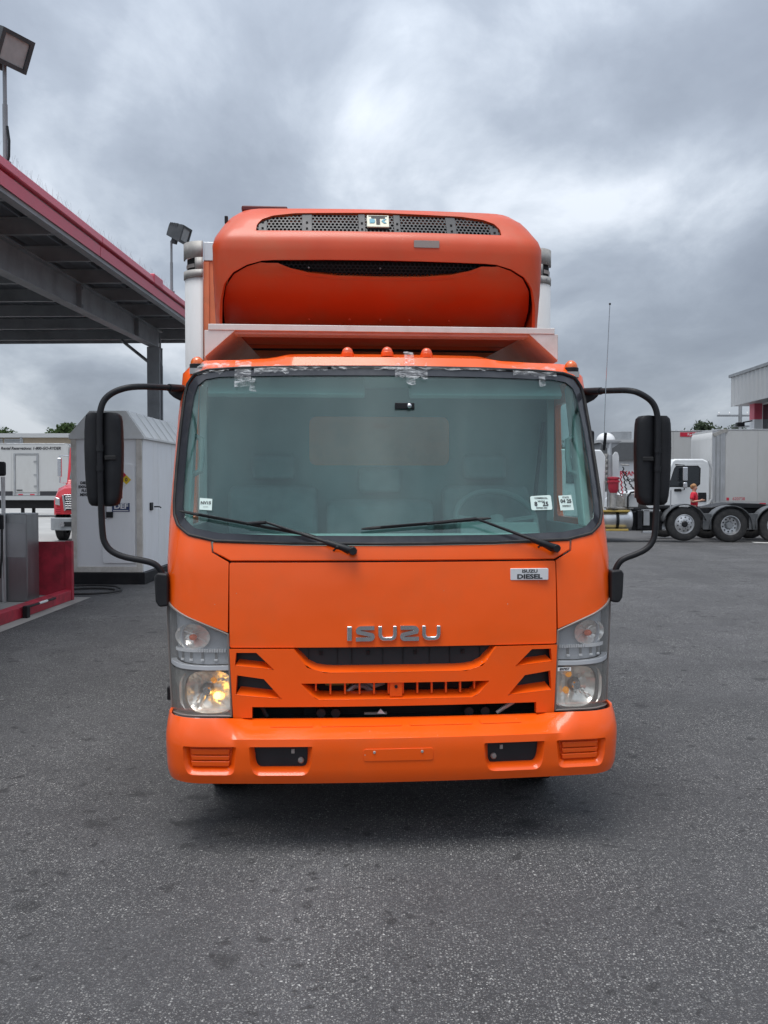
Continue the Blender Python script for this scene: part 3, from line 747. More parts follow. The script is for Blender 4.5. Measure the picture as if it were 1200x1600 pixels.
# ------------------------------------------------------------------ kiosk with dark mansard roof far right
kk = thing('kiosk_building', 'small white building with dark sloped roof behind the tractor unit', 'building', (16.6, 60.0, 0))
MB().box(-2.6, 3.2, 0, 5, 0, 3.3).build('wall', M_WHITE, kk, ang=0)
MB().prism([(-2.9, 3.302), (3.5, 3.302), (3.2, 4.42), (-2.6, 4.42)], 'y', -0.3, 5.3).build('roof', M_DKGREY, kk, ang=0)
MB().box(-2.75, 3.35, -0.2, 5.2, 4.424, 4.6).build('roof_edge', M_LTGREY, kk, ang=0)
MB().box(-1.55, -0.35, 1.0, 2.2, 4.604, 5.2).build('roof_unit', M_GREYST, kk, bevel=0.02)
MB().sphere((-2.0, 1.2, 4.604), 0.62, 16, 8, 0.85, True).build('roof_dome', M_WHITE, kk)
text('sign_lettering', 'RYAN', 0.40, M_INKRED, kk, (-0.85, -0.012, 2.42), bold=0.012)
text('sign_lettering', 'FOR L', 0.30, M_INK, kk, (-0.55, -0.012, 1.98), bold=0.008)
MB().box(-2.5, -2.0, -0.03, 0.0, 2.9, 3.1).build('vent', M_BLACK, kk, ang=0)

# ------------------------------------------------------------------ utility pole
up_t = thing('utility_pole', 'grey utility pole with crossarms beside the service building', 'pole', (20.1, 52.5, 0))
MB().tube([(0, 0, 0), (0, 0, 6.2)], [0.14, 0.10], 8).build('pole', M_STEEL, up_t)
for z, a, b in ((5.55, -1.3, 0.5), (4.95, -0.4, 1.2), (4.5, -0.2, 1.3)):
    MB().box(a, b, -0.05, 0.05, z, z + 0.1).build('crossarm', M_STEEL, up_t, ang=0)
for a in (-1.2, -0.6, 0.4):
    MB().lathe([(0.03, 0), (0.05, 0.03), (0.03, 0.09), (0.05, 0.12), (0.02, 0.16)], (a, 0, 5.65), 'z', 8, True).build('insulator', M_WHITEP, up_t)

# ------------------------------------------------------------------ trees
def tree(name, label, loc, blobs, mat, seed, leaf=0.25, n=900, group='trees beyond the yard'):
    r = random.Random(seed)
    t = thing(name, label, 'tree', loc, 0, group)
    zc = min(b[2] for b in blobs)
    tr = MB()
    tr.tube([(0, 0, -0.05), (0.06, 0, zc * 0.5), (0.0, 0.05, zc)], [0.28, 0.2, 0.14], 8)
    for b in blobs:
        tr.tube([(0, 0.03, zc * 0.8), (b[0] * 0.5, b[1] * 0.5, (zc * 0.8 + b[2]) / 2), (b[0], b[1], b[2])], [0.11, 0.07, 0.03], 6)
    tr.build('trunk', M_BARK, t)
    mb = MB()
    for b in blobs:
        for k in range(n // len(blobs)):
            d = Vector((r.gauss(0, 1), r.gauss(0, 1), r.gauss(0, 1))).normalized() * (r.random() ** 0.42) * r.uniform(0.75, 1.25)
            p = Vector((b[0] + d.x * b[3], b[1] + d.y * b[3], b[2] + d.z * b[4]))
            a = Vector((r.gauss(0, 1), r.gauss(0, 1), r.gauss(0, 0.7))).normalized()
            c = a.orthogonal().normalized()
            s = leaf * r.uniform(0.5, 1.3)
            mb.add([p - a * s, p + c * s * 0.5, p + a * s, p - c * s * 0.5], [(0, 1, 2, 3)])
    mb.build('crown', mat, t, ang=0, recalc=False)
    return t
tree('broadleaf_tree', 'dark leafy tree top showing above the beige building beside the shed', (-35.6, 103, 0), [(0, 0, 6.9, 1.9, 1.2), (1.7, 0, 6.7, 1.5, 1.3), (-1.3, 0.5, 6.5, 1.2, 1.0), (0.6, 0, 7.7, 1.2, 0.8)], M_LEAF, 5, 0.22, 3200)
tree('broadleaf_tree', 'small tree top at the left edge above the beige building', (-42.0, 103, 0), [(0, 0, 6.7, 1.3, 1.2), (0.9, 0, 6.4, 0.9, 0.9), (-1.2, 0.5, 6.8, 1.4, 1.2)], M_LEAF, 6, 0.22, 2200)
tree('pine_tree', 'dark spreading tree top above the white trailer beside the service building', (24.4, 70, 0), [(0, 0, 5.45, 1.7, 0.8), (-1.5, 0, 5.0, 0.9, 0.5), (1.4, 0.2, 5.25, 1.1, 0.7), (-0.4, 0, 5.95, 0.7, 0.55), (2.2, 0, 5.7, 0.7, 0.5), (-2.3, 0, 5.05, 0.6, 0.35)], M_LEAF2, 8, 0.16, 2400)
for i, (x, y, s) in enumerate(((23.4, 120, 1.0), (21.0, 118, 0.85))):
    tree('broadleaf_tree', ('tree in the gap seen through the right of the windscreen', 'shorter tree seen through the right of the windscreen')[i], (x, y, 0), [(0, 0, 5.0 * s, 2.6, 2.2), (2.2, 0, 4.6 * s, 2.0, 1.8), (-2.0, 0.5, 4.8 * s, 2.0, 1.8)], M_LEAF2, 20 + i, 0.4, 900)
# ================================================================== vehicles in the yard
def wheel(parent, c, R, W, axis='y', out=-1, style='flat', holes=10, rimmat=None, name='wheel'):
    """hub mesh with tyre and rim as sub-parts; 'out' is the sign of the outer face along the axle"""
    rimmat = rimmat or M_CHROME
    o = out
    rr = R * 0.56
    hub = MB()
    if style == 'convex':   hprof = [(0.001, o * W * 0.62), (R * 0.13, o * W * 0.62), (R * 0.17, o * W * 0.55), (R * 0.2, o * W * 0.50)]
    else:                   hprof = [(0.001, o * W * 0.30), (R * 0.17, o * W * 0.30), (R * 0.20, o * W * 0.20), (R * 0.24, o * W * 0.05)]
    hub.lathe(hprof, c, axis, 20)
    h = hub.build(name, M_GREYST if style != 'convex' else M_BLACK, parent)
    ty = MB()
    ty.lathe([(rr, -W * 0.46), (R * 0.66, -W * 0.50), (R * 0.88, -W * 0.50), (R * 0.97, -W * 0.44), (R, -W * 0.38), (R, -W * 0.24), (R * 0.975, -W * 0.225), (R * 0.975, -W * 0.20), (R, -W * 0.185),
              (R, -W * 0.03), (R * 0.975, -W * 0.02), (R * 0.975, W * 0.02), (R, W * 0.03), (R, W * 0.185), (R * 0.975, W * 0.20), (R * 0.975, W * 0.225), (R, W * 0.24), (R, W * 0.38), (R * 0.97, W * 0.44), (R * 0.88, W * 0.50), (R * 0.66, W * 0.50), (rr, W * 0.46)], c, axis, 44)
    ty.build('tyre', M_RUBBER, h)
    rm = MB()
    if style == 'convex':
        prof = [(rr * 1.02, -W * 0.46), (rr * 0.97, -W * 0.30), (rr * 0.97, o * W * 0.30), (rr * 1.03, o * W * 0.47), (rr * 0.98, o * W * 0.48), (rr * 0.93, o * W * 0.38), (rr * 0.84, o * W * 0.40), (rr * 0.60, o * W * 0.50), (rr * 0.34, o * W * 0.52), (rr * 0.30, o * W * 0.48)]
        zh, rh = o * W * 0.462, rr * 0.70
    else:
        prof = [(rr * 1.03, o * W * 0.47), (rr * 0.97, o * W * 0.475), (rr * 0.93, o * W * 0.40), (rr * 0.90, o * W * 0.10), (rr * 0.82, o * W * 0.02), (rr * 0.55, o * W * 0.0), (rr * 0.40, -o * W * 0.02)]
        zh, rh = o * W * 0.028, rr * 0.68
    rm.lathe(prof, c, axis, 40)
    rm.build('rim', rimmat, h)
    hh = MB()
    for k in range(holes):
        a = 2 * PI * k / holes + 0.2
        p, q_ = rh * math.cos(a), rh * math.sin(a)
        rad_ = rr * 0.085
        cc = Vector(c)
        e = Vector((p, zh, q_)) if axis == 'y' else Vector((zh, p, q_))
        hh.lathe([(0.0005, o * 0.004), (rad_, o * 0.004), (rad_, -o * 0.02)], cc + e, axis, 10)  # dark disc on the rim paints the shade of a hand hole
        p2_, q2_ = rr * 0.44 * math.cos(a + 0.3), rr * 0.44 * math.sin(a + 0.3)
        e = Vector((p2_, zh + o * W * (0.045 if style == 'convex' else -0.02), q2_)) if axis == 'y' else Vector((zh, p2_, q2_))
        hh.lathe([(0.0005, o * 0.02), (rr * 0.035, o * 0.02), (rr * 0.035, -o * 0.005)], cc + e, axis, 6)
    hh.build('holes_and_lugs', M_BLACK, h, ang=30)
    return h

# ------------------------------------------------------------------ tractor unit seen from its side (right of the orange truck)
tx = thing('tractor_unit', 'white tractor unit with fenders and chrome fuel tank behind the right mirror', 'truck', (8.0, 27.5, 0), rad(0.0))
for y in (0.75, 1.55):
    MB().box(-6.2, 4.6, y - 0.04, y + 0.04, 0.72, 0.98).build('frame_rail', M_DARKST if 'M_DARKST' in globals() else M_BLACK, tx, ang=0)
for i, (x, z, st) in enumerate(((0.92, 0.545, 'convex'), (2.29, 0.505, 'dual'), (3.66, 0.505, 'dual'))):
    wheel(tx, (x, 0.16, z), 0.505, 0.30, 'y', -1, st, 10, M_ALU)
    wheel(tx, (x, 2.14, z), 0.505, 0.30, 'y', 1, st, 10, M_ALU)
    f = MB()
    rows = []
    for k in range(15):
        a = rad(188 - k * (196.0 / 14)) if i else rad(172 - k * (160.0 / 14))
        R_ = 0.60
        ex = math.cos(a) * R_ * 1.08
        ez = math.sin(a) * R_
        rows.append([(x + ex * 0.985, -0.03, z + ez - 0.03), (x + ex, -0.02, z + ez), (x + ex, 0.40, z + ez), (x + ex * 0.985, 0.40, z + ez - 0.015)])
    f.grid(rows)
    o = f.build('fender', M_FENDER if 'M_FENDER' in globals() else M_BLACK, tx)
    s = o.modifiers.new('solid', 'SOLIDIFY'); s.thickness = 0.02
    MB().box(x - 0.04, x + 0.04, 0.1, 0.75, z - 0.04, z + 0.04).build('axle', M_BLACK, tx, ang=0)
    MB().box(x + 0.55, x + 0.80, 0.02, 0.06, 0.38, 0.86).build('mudflap', M_FENDER, tx, bevel=0.01)
# fuel tank with yellow steps and black straps
tk = MB().lathe([(0.02, -0.42), (0.25, -0.42), (0.32, -0.39), (0.335, -0.35), (0.335, 0.78), (0.32, 0.82), (0.25, 0.85), (0.02, 0.85)], (-1.43, 0.36, 0.67), 'x', 32).build('fuel_tank', M_ALU, tx)
for x in (-1.1, -1.65):
    MB().lathe([(0.338, 0), (0.346, 0), (0.346, 0.09), (0.338, 0.09)], (x, 0.36, 0.67), 'x', 32).build('strap', M_BLACK, tk)
for z in (0.93, 0.37):
    MB().box(-1.85, -0.72 - (0.93 - z) * 0.05, -0.02, 0.12, z - 0.03, z + 0.03).build('step', M_YELLOW, tx, bevel=0.01)
# cab (front stands behind the orange truck)
cb = MB()
cb.prism([(-4.0, 0.75), (-1.45, 0.75), (-1.42, 2.55), (-1.55, 2.75), (-2.9, 2.78), (-3.4, 1.75), (-4.0, 1.70)], 'y', 0.08, 2.22)
cab_ = cb.build('cab', M_CABWHITE, tx, bevel=0.05)
MB().prism([(-5.9, 0.65), (-4.01, 0.75), (-4.01, 1.66), (-5.6, 1.45), (-5.9, 1.25)], 'y', 0.25, 2.05).build('hood', M_CABWHITE, tx, bevel=0.06)
MB().box(-2.6, -1.75, 0.06, 0.079, 1.75, 2.5).build('side_window', M_FARGL, cab_, ang=0)
wheel(tx, (-4.8, 0.16, 0.505), 0.505, 0.28, 'y', -1, 'convex', 10, M_ALU)
wheel(tx, (-4.8, 2.14, 0.505), 0.505, 0.28, 'y', 1, 'convex', 10, M_ALU)
# behind the cab: exhaust, red filter, fairing, racks, air lines
ex = MB().tube([(-1.27, 0.22, 1.05), (-1.27, 0.22, 2.85), (-1.25, 0.22, 2.97)], [0.075, 0.065, 0.06], 14).build('exhaust_stack', M_ALU, tx)
MB().lathe([(0.08, 0), (0.088, 0.0), (0.088, 0.9), (0.08, 0.9)], (-1.27, 0.22, 1.7), 'z', 14).build('heat_shield', M_STEEL, ex)
for k in range(6):
    MB().box(-1.46, -1.345, 0.15, 0.24, 1.75 + 0.16 * k, 1.83 + 0.16 * k).build('ladder_rung', M_CAST, tx, bevel=0.01)
MB().lathe([(0.10, 0), (0.155, 0.12), (0.155, 0.30), (0.185, 0.31), (0.185, 0.36), (0.15, 0.37), (0.15, 0.40), (0.18, 0.41), (0.18, 0.46), (0.05, 0.48)], (-1.20, 0.02, 1.47), 'z', 20, True).build('red_filter_housing', M_REDST, tx)
MB().tube([(-1.20, 0.02, 1.04), (-1.20, 0.02, 1.47)], 0.10, 12).build('filter_pipe', M_CAST, tx)
MB().prism([(-1.10, 1.32), (-0.94, 1.32), (-0.90, 2.55), (-0.94, 2.68), (-1.02, 2.71), (-1.10, 2.60)], 'y', 0.55, 0.60).build('cab_fairing', M_CABWHITE, tx, bevel=0.015)
MB().prism([(-1.30, 1.5), (-1.11, 1.5), (-1.06, 2.5), (-1.13, 2.62), (-1.30, 2.55)], 'y', 0.62, 0.66).build('fairing_return', M_CAST, tx, bevel=0.01)
MB().box(-1.55, -0.95, 0.12, 0.30, 2.96, 3.02).build('rack_bar', M_STEEL, tx, ang=0)
MB().prism([(-1.34, 2.80), (-1.2, 2.80), (-0.97, 2.958), (-1.52, 2.958)], 'y', 0.17, 0.24).build('rack_gusset', M_STEEL, tx, ang=0)
MB().tube([(-1.05, 0.7, 1.0), (-1.02, 0.7, 2.4)], 0.03, 8).build('rack_post', M_STEEL, tx)
MB().tube([(-0.86, 0.5, 2.32), (-0.62, 0.5, 2.3)], 0.022, 6).build('hose_arm', M_CAST, tx)
for k, (x0, z0, x1, z1, mt_) in enumerate(((-0.80, 2.25, -0.62, 1.35, M_BLACK), (-0.72, 2.1, -0.30, 1.55, M_BLACK), (-0.85, 2.0, -0.72, 1.2, M_INKRED), (-0.95, 1.6, -0.35, 1.12, M_BLACK))):
    pts = []
    for j in range(25):
        t_ = j / 24
        pts.append((x0 + (x1 - x0) * t_ + 0.025 * math.sin(j * 2.1), 0.5 + 0.03 * k + 0.025 * math.cos(j * 2.1), z0 + (z1 - z0) * t_ - 0.18 * math.sin(PI * t_)))
    MB().tube(pts, 0.02, 6).build('air_line', mt_, tx)
MB().box(-1.35, -0.55, 0.2, 1.9, 0.985, 1.03).build('deck_plate', M_CAST, tx, bevel=0.01)
MB().box(-0.80, -0.42, 0.15, 0.60, 1.035, 1.46).build('tool_box', M_LTGREY, tx, bevel=0.03)
MB().tube([(-0.75, 0.1, 1.0), (-0.75, 0.1, 1.35), (-0.66, 0.1, 1.48), (-0.52, 0.1, 1.50)], 0.03, 8).build('hose_loop', M_BLACK, tx)
MB().prism([(-1.1, 1.05), (-0.55, 1.05), (-0.95, 1.42), (-1.1, 1.42)], 'y', 0.3, 0.5).build('bracket', M_CAST, tx, bevel=0.02)
for x0, x1, z0, z1, mt_ in ((-0.28, -0.10, 0.50, 0.96, M_STEEL), (0.06, 0.14, 0.34, 0.94, M_ALU), (-0.30, 0.22, 0.92, 0.965, M_STEEL), (-0.30, 0.16, 0.27, 0.34, M_ALU), (-0.45, -0.32, 0.40, 0.95, M_BLACK)):
    MB().box(x0, x1, 0.08, 0.30, z0, z1).build('step_bracket', mt_, tx, bevel=0.008)
MB().box(-0.55, 0.35, 0.32, 0.7, 0.35, 0.90).build('battery_box', M_BLACK, tx, bevel=0.02)
MB().tube([(0.50, 0.05, 0.95), (0.52, 0.05, 1.55)], 0.02, 6).build('marker_rod', M_ALU, tx)
MB().box(0.22, 0.85, 0.3, 0.7, 0.98, 1.10).build('air_tank', M_BLACK, tx, bevel=0.04)
fw = MB().prism([(1.9, 1.02), (4.2, 0.98), (4.3, 1.02), (3.4, 1.14), (2.6, 1.16), (2.2, 1.10)], 'y', 0.6, 1.7).build('fifth_wheel', M_BLACK, tx, bevel=0.02)

# ------------------------------------------------------------------ white day cab truck behind, coupled to a trailer
wt = thing('day_cab_truck', 'white day cab truck facing left behind the tractor unit', 'truck', (12.0, 34.5, 0))
cabp = [(-1.72, 0.85), (0.10, 0.85), (0.12, 2.35), (0.05, 2.58), (-0.15, 2.67), (-1.18, 2.67), (-1.30, 2.60), (-1.72, 1.62)]
wc = MB().prism(cabp, 'y', 0.0, 2.2).build('cab', M_CABWHITE, wt, bevel=0.07, seg=3)
MB().prism([(-3.35, 0.72), (-1.73, 0.80), (-1.73, 1.60), (-2.9, 1.40), (-3.3, 1.20)], 'y', 0.15, 2.05).build('hood', M_CABWHITE, wt, bevel=0.08, seg=3)
MB().prism([(-1.40, 1.66), (-0.42, 1.66), (-0.30, 1.76), (-0.28, 2.30), (-0.36, 2.38), (-1.12, 2.38), (-1.20, 2.28)], 'y', -0.012, 0.02).build('door_window', M_FARGL, wc, bevel=0.006)
MB().prism([(-1.44, 1.62), (-0.38, 1.62), (-0.25, 1.73), (-0.235, 2.32), (-0.33, 2.42), (-1.14, 2.42), (-1.23, 2.31)], 'y', -0.006, 0.02).build('window_rubber', M_BLACK, wc, bevel=0.004)
MB().prism([(-1.46, 0.90), (-0.12, 0.90), (-0.12, 2.50), (-1.20, 2.50), (-1.46, 1.66)], 'y', -0.0035, 0.02).build('door', M_CABWHITE, wc, bevel=0.003)
MB().box(-0.33, -0.02, -0.03, 0.0, 1.08, 1.42).build('vent', M_BLACK, wc, bevel=0.06)
MB().box(-1.22, -0.95, -0.035, 0.0, 1.46, 1.56).build('door_handle', M_BLACK, wc, bevel=0.02)
MB().prism([(-1.70, 1.66), (-1.31, 2.56), (-1.22, 2.50), (-1.50, 1.80)], 'y', 0.08, 2.12).build('windscreen', M_FARGL, wc, bevel=0.01)
mir = MB().box(-1.0, -0.82, -0.36, -0.20, 1.85, 2.36).build('mirror', M_CHROME, wt, bevel=0.03)
MB().box(-0.99, -0.83, -0.37, -0.22, 1.58, 1.80).build('convex_mirror', M_CHROME, mir, bevel=0.04)
MB().tube([(-1.18, 0.0, 2.46), (-0.94, -0.26, 2.44), (-0.93, -0.28, 1.52), (-1.15, 0.0, 1.5)], 0.02, 8).build('mirror_arm', M_BLACK, mir)
MB().tube([(0.02, 0.03, 0.9), (0.20, 0.03, 1.2), (0.20, 0.03, 2.3), (0.06, 0.06, 2.6)], 0.05, 8).build('cab_edge_trim', M_LTGREY, wt)
for y in (0.7, 1.5):
    MB().box(-3.3, 3.6, y - 0.04, y + 0.04, 0.62, 0.86).build('frame_rail', M_BLACK, wt, ang=0)
for x in (-2.5, 1.6, 2.9):
    for y, o_ in ((0.15, -1), (2.05, 1)):
        wheel(wt, (x, y, 0.5), 0.5, 0.28, 'y', o_, 'convex' if x < 0 else 'dual', 8, M_STEEL)
def trailer(label, loc, L_, Wd, z0, z1, pw, nose_alu=True, name='box_trailer', flip=False, wheels=True):
    t = thing(name, label, 'trailer', loc)
    MB().box(0.10, L_, 0.012, Wd, z0, z1 - 0.01).build('box', M_TRLWHITE, t, ang=0)
    # rounded nose
    ns = []
    for z, ins in ((z0, 0.0), (z1 - 0.35, 0.0), (z1 - 0.12, 0.04), (z1, 0.22)):
        row = []
        for k in range(7):
            a = rad(90 * k / 6)
            row.append((ins + 0.15 - 0.15 * math.sin(a), 0.15 - 0.15 * math.cos(a), z))
        for k in range(7):
            a = rad(90 * k / 6)
            row.append((ins + 0.15 - 0.15 * math.cos(a), Wd - 0.15 + 0.15 * math.sin(a), z))
        ns.append(row)
    MB().grid(ns).build('nose_panel', M_TRLWHITE, t, ang=50, recalc=False)
    MB().box(0.2, L_, -0.01, Wd, z1 - 0.008, z1 + 0.03).build('roof', M_ALU, t, bevel=0.01)
    if nose_alu:
        MB().box(0.02, 0.52, -0.006, 0.011, z0 - 0.02, z1 - 0.02).build('nose_trim', M_ALU, t, bevel=0.003)
        for x in (0.14, 0.30):
            MB().box(x, x + 0.05, -0.018, -0.0065, z0, z1 - 0.1).build('nose_rib', M_STEEL, t, bevel=0.003)
        MB().prism([(0.0, z1 - 0.16), (0.44, z1 + 0.034), (0.60, z1 + 0.034), (0.60, z1 - 0.10), (0.44, z1 - 0.12), (0.10, z1 - 0.28)], 'y', -0.028, -0.019).build('corner_casting', M_CAST, t, bevel=0.004)
    x = 0.54 if nose_alu else 0.05
    while x < L_ - 0.05:
        xe = min(x + pw, L_)
        MB().box(x + 0.006, xe - 0.006, 0.0, 0.0115, z0 + 0.02, z1 - 0.03).build('side_panel', M_TRLWHITE, t, bevel=0.002)
        x = xe
    rl = MB().box(0.05, L_, -0.014, 0.05, z0 - 0.12, z0 + 0.012).build('bottom_rail', M_LTGREY, t, ang=0)
    tp = MB()
    x = 0.6
    while x < L_ - 0.3:
        tp.box(x, x + 0.24, -0.0185, -0.0145, z0 - 0.10, z0 - 0.045)
        x += 0.62
    tp.build('reflective_tape', M_INKRED, rl, ang=0)
    if wheels:
        for x in (L_ - 1.2, L_ - 2.45):
            for y, o_ in ((0.15, -1), (Wd - 0.15, 1)):
                wheel(t, (x, y, 0.5), 0.5, 0.28, 'y', o_, 'dual', 8, M_STEEL)
        MB().box(L_ - 3.2, L_ - 0.6, 0.5, Wd - 0.5, 0.5, z0 - 0.13).build('bogie', M_BLACK, t, ang=0)
    for y in (0.5, Wd - 0.5):
        MB().box(2.6, 2.75, y - 0.07, y + 0.07, 0.03, z0 - 0.13).build('landing_leg', M_BLACK, t, ang=0)
        MB().box(2.5, 2.85, y - 0.15, y + 0.15, 0.004, 0.03).build('landing_foot', M_BLACK, t, ang=0)
    for k in range(4):
        MB().box(0.6 + k * 0.9, 0.7 + k * 0.9, 0.1, Wd - 0.1, z0 - 0.22, z0 - 0.125).build('cross_member', M_BLACK, t, ang=0)
    return t
tr1 = trailer('white box trailer with metal nose trim coupled to the white day cab', (12.48, 35.4, 0), 13.6, 2.55, 1.06, 3.80, 1.22)
text('unit_number', '620738', 0.16, M_INKRED, tr1, (1.05, -0.004, 1.17))
MB().box(0.58, 0.68, -0.006, -0.002, 1.11, 1.22).build('unit_logo', M_INKRED, tr1, ang=0)
tr2 = trailer('white box trailer with a small red roof label farther behind the day cab', (12.6, 43.2, 0), 13.6, 2.55, 1.1, 4.2, 0.8, False)
MB().box(1.15, 2.6, -0.012, -0.002, 3.94, 4.14).build('roof_label', M_INKRED, tr2, ang=0)
text('label_lettering', 'Ryder', 0.17, M_WHITEP, tr2, (1.7, -0.014, 4.04))

# ------------------------------------------------------------------ white rental trailer far left with lettering and side door
tr3 = trailer('long white box trailer with black lettering and a side door far left', (-16.6, 49.0, 0), 13.6, 2.55, 1.26, 3.86, 3.0, False, wheels=True)
tr3.scale = (-1, 1, 1)
text('lettering', 'Rental Reservations: 1-800-GO-RYDER', 0.20, M_INK, tr3, (2.02, -0.016, 3.62), bold=0.006, shear=0.25, sx=-0.98)
for nm, x0, x1, z0, z1, y0, mt_ in (('side_door', 1.72, 2.82, 1.30, 3.24, -0.02, M_TRLWHITE),):
    d_ = MB().box(x0, x1, -0.03, -0.001, z0, z1).build('side_door', M_TRLWHITE, tr3, bevel=0.01)
    for xa, xb in ((x0 - 0.10, x0 - 0.005), (x1 + 0.005, x1 + 0.10)):
        MB().box(xa, xb, -0.05, -0.001, z0 - 0.12, z1 + 0.06).build('door_jamb', M_STEEL, tr3, ang=0)
    MB().box(x0 - 0.10, x1 + 0.10, -0.05, -0.001, z1 + 0.062, z1 + 0.13).build('door_head', M_STEEL, tr3, ang=0)
    for z in (1.6, 2.2, 2.9):
        MB().box(x0 - 0.02, x0 + 0.14, -0.06, -0.031, z, z + 0.07).build('hinge', M_STEEL, d_, ang=0)
    MB().tube([(x1 - 0.35, -0.05, 1.42), (x1 - 0.05, -0.05, 1.42)], 0.025, 6).build('latch_bar', M_BLACK, d_)
for xa, xb in ((0.3, 1.55), (3.0, 6.0)):
    MB().box(xa, xb, -0.03, -0.002, 1.12, 1.36).build('black_band', M_INK, tr3, ang=0)
MB().box(0.3, 6, -0.06, -0.016, 0.90, 1.12).build('side_skirt_rail', M_LTGREY, tr3, ang=0)
MB().box(0.4, 12, 0.3, 2.2, 0.45, 1.13).build('underbody', M_DARK, tr3, ang=0)
MB().prism([(-0.22, 3.1), (0.0, 3.1), (0.0, 3.84), (-0.06, 3.84), (-0.18, 3.62)], 'y', 0.02, 2.5).build('nose_fairing', M_STEEL, tr3, bevel=0.03)

# ------------------------------------------------------------------ red truck left, behind the shed
rt = thing('red_truck', 'red bonneted truck with chrome grille peeking out beside the white shed', 'truck', (-8.87, 28.0, 0), rad(4))
hd = MB()
rows = []
for y, hwb, hwt, zt, zb in ((0.0, 0.98, 0.86, 1.45, 0.82), (0.06, 1.08, 0.95, 1.60, 0.80), (0.35, 1.16, 1.02, 1.70, 0.80), (1.3, 1.18, 1.05, 1.80, 0.80)):
    rows.append([(-hwb, y, zb), (-hwb * 1.0, y, (zb + zt) / 2), (-hwt, y, zt - 0.10), (-hwt * 0.8, y, zt), (0, y, zt + 0.03), (hwt * 0.8, y, zt), (hwt, y, zt - 0.10), (hwb, y, (zb + zt) / 2), (hwb, y, zb)])
hd.grid(rows); hd.add(rows[0], [tuple(range(9))])
hood = hd.build('hood', M_REDTR, rt, ang=45)
gr_ = MB().prism([(-0.70, 0.95), (0.70, 0.95), (0.76, 1.38), (-0.76, 1.38)], 'y', -0.03, -0.004).build('grille', M_DARK, rt, ang=0)
for k in range(6):
    z = 0.985 + 0.068 * k
    MB().box(-0.72, 0.72, -0.055, -0.031, z, z + 0.032).build('grille_bar', M_CHROME, gr_, bevel=0.006)
MB().prism([(-0.76, 0.92), (-0.70, 0.95), (-0.76, 1.38), (-0.82, 1.41)], 'y', -0.05, -0.004).build('grille_surround', M_CHROME, gr_, bevel=0.006)
MB().prism([(0.76, 0.92), (0.70, 0.95), (0.76, 1.38), (0.82, 1.41)], 'y', -0.05, -0.004).build('grille_surround', M_CHROME, gr_, bevel=0.006)
MB().box(-0.76, 0.76, -0.05, -0.004, 1.385, 1.42).build('grille_surround', M_CHROME, gr_, bevel=0.006)
for s in (-1, 1):
    h_ = MB().prism([(s * 0.88, 1.08), (s * 1.03, 1.12), (s * 1.02, 1.34), (s * 0.89, 1.30)], 'y', -0.025, 0.1).build('headlight', M_CHROME, rt, bevel=0.02)
    MB().prism([(s * 0.90, 1.10), (s * 1.01, 1.13), (s * 1.005, 1.31), (s * 0.91, 1.28)], 'y', -0.032, -0.026).build('lens', M_FLOODGL, h_, ang=0)
    for k in range(3):
        MB().box(s * 0.96 - 0.08, s * 0.96 + 0.08, -0.02, 0.02, 0.86 + k * 0.06, 0.895 + k * 0.06).build('vent_slot', M_INKRED, rt, ang=0)
    mm = MB().box(s * 1.22 - 0.06, s * 1.22 + 0.06, 1.15, 1.28, 1.95, 2.55).build('mirror', M_CHROME, rt, bevel=0.03)
    MB().tube([(s * 1.02, 1.5, 2.62), (s * 1.22, 1.24, 2.62), (s * 1.22, 1.24, 1.78), (s * 1.04, 1.4, 1.76)], 0.025, 8).build('mirror_arm', M_CHROME, mm)
    wheel(rt, (s * 1.0, 0.75, 0.5), 0.5, 0.28, 'x', s, 'convex', 8, M_STEEL)
    wheel(rt, (s * 1.0, 5.2, 0.5), 0.5, 0.28, 'x', s, 'dual', 8, M_STEEL)
MB().prism([(-1.2, 0.12), (-1.15, 0.0), (-0.8, -0.16), (0.8, -0.16), (1.15, 0.0), (1.2, 0.12), (1.2, 0.4), (-1.2, 0.4)], 'z', 0.34, 0.72).build('bumper', M_GREYST, rt, bevel=0.03)
MB().box(-0.75, -0.45, -0.19, -0.161, 0.46, 0.60).build('tow_opening', M_BLACK, rt, bevel=0.01)
MB().lathe([(0.001, -0.05), (0.07, -0.05), (0.09, 0.0)], (-0.78, -0.17, 0.52), 'y', 16).build('fog_lamp', M_CHROME, rt)
cab2 = MB().prism([(1.31, 0.8), (2.6, 0.8), (2.6, 2.95), (2.2, 3.02), (1.85, 2.92), (1.45, 1.82), (1.31, 1.78)], 'x', -1.08, 1.08).build('cab', M_REDTR, rt, bevel=0.08, seg=3)
MB().add([(-0.98, 1.455, 1.90), (0.98, 1.455, 1.90), (0.92, 1.80, 2.82), (-0.92, 1.80, 2.82), (-0.98, 1.52, 1.88), (0.98, 1.52, 1.88), (0.92, 1.87, 2.80), (-0.92, 1.87, 2.80)],
         [(0, 1, 2, 3), (4, 7, 6, 5), (0, 4, 5, 1), (1, 5, 6, 2), (2, 6, 7, 3), (3, 7, 4, 0)]).build('windscreen', pmat('truck_windscreen', (0.10, 0.16, 0.15), 0.08, spec=0.8), cab2, ang=0)
MB().box(-1.2, 1.2, 2.9, 7.2, 1.0, 3.55).build('cargo_body', M_TRLWHITE, rt, bevel=0.03)
MB().box(-0.5, 0.5, 0.5, 7.0, 0.6, 0.98).build('chassis', M_BLACK, rt, ang=0)

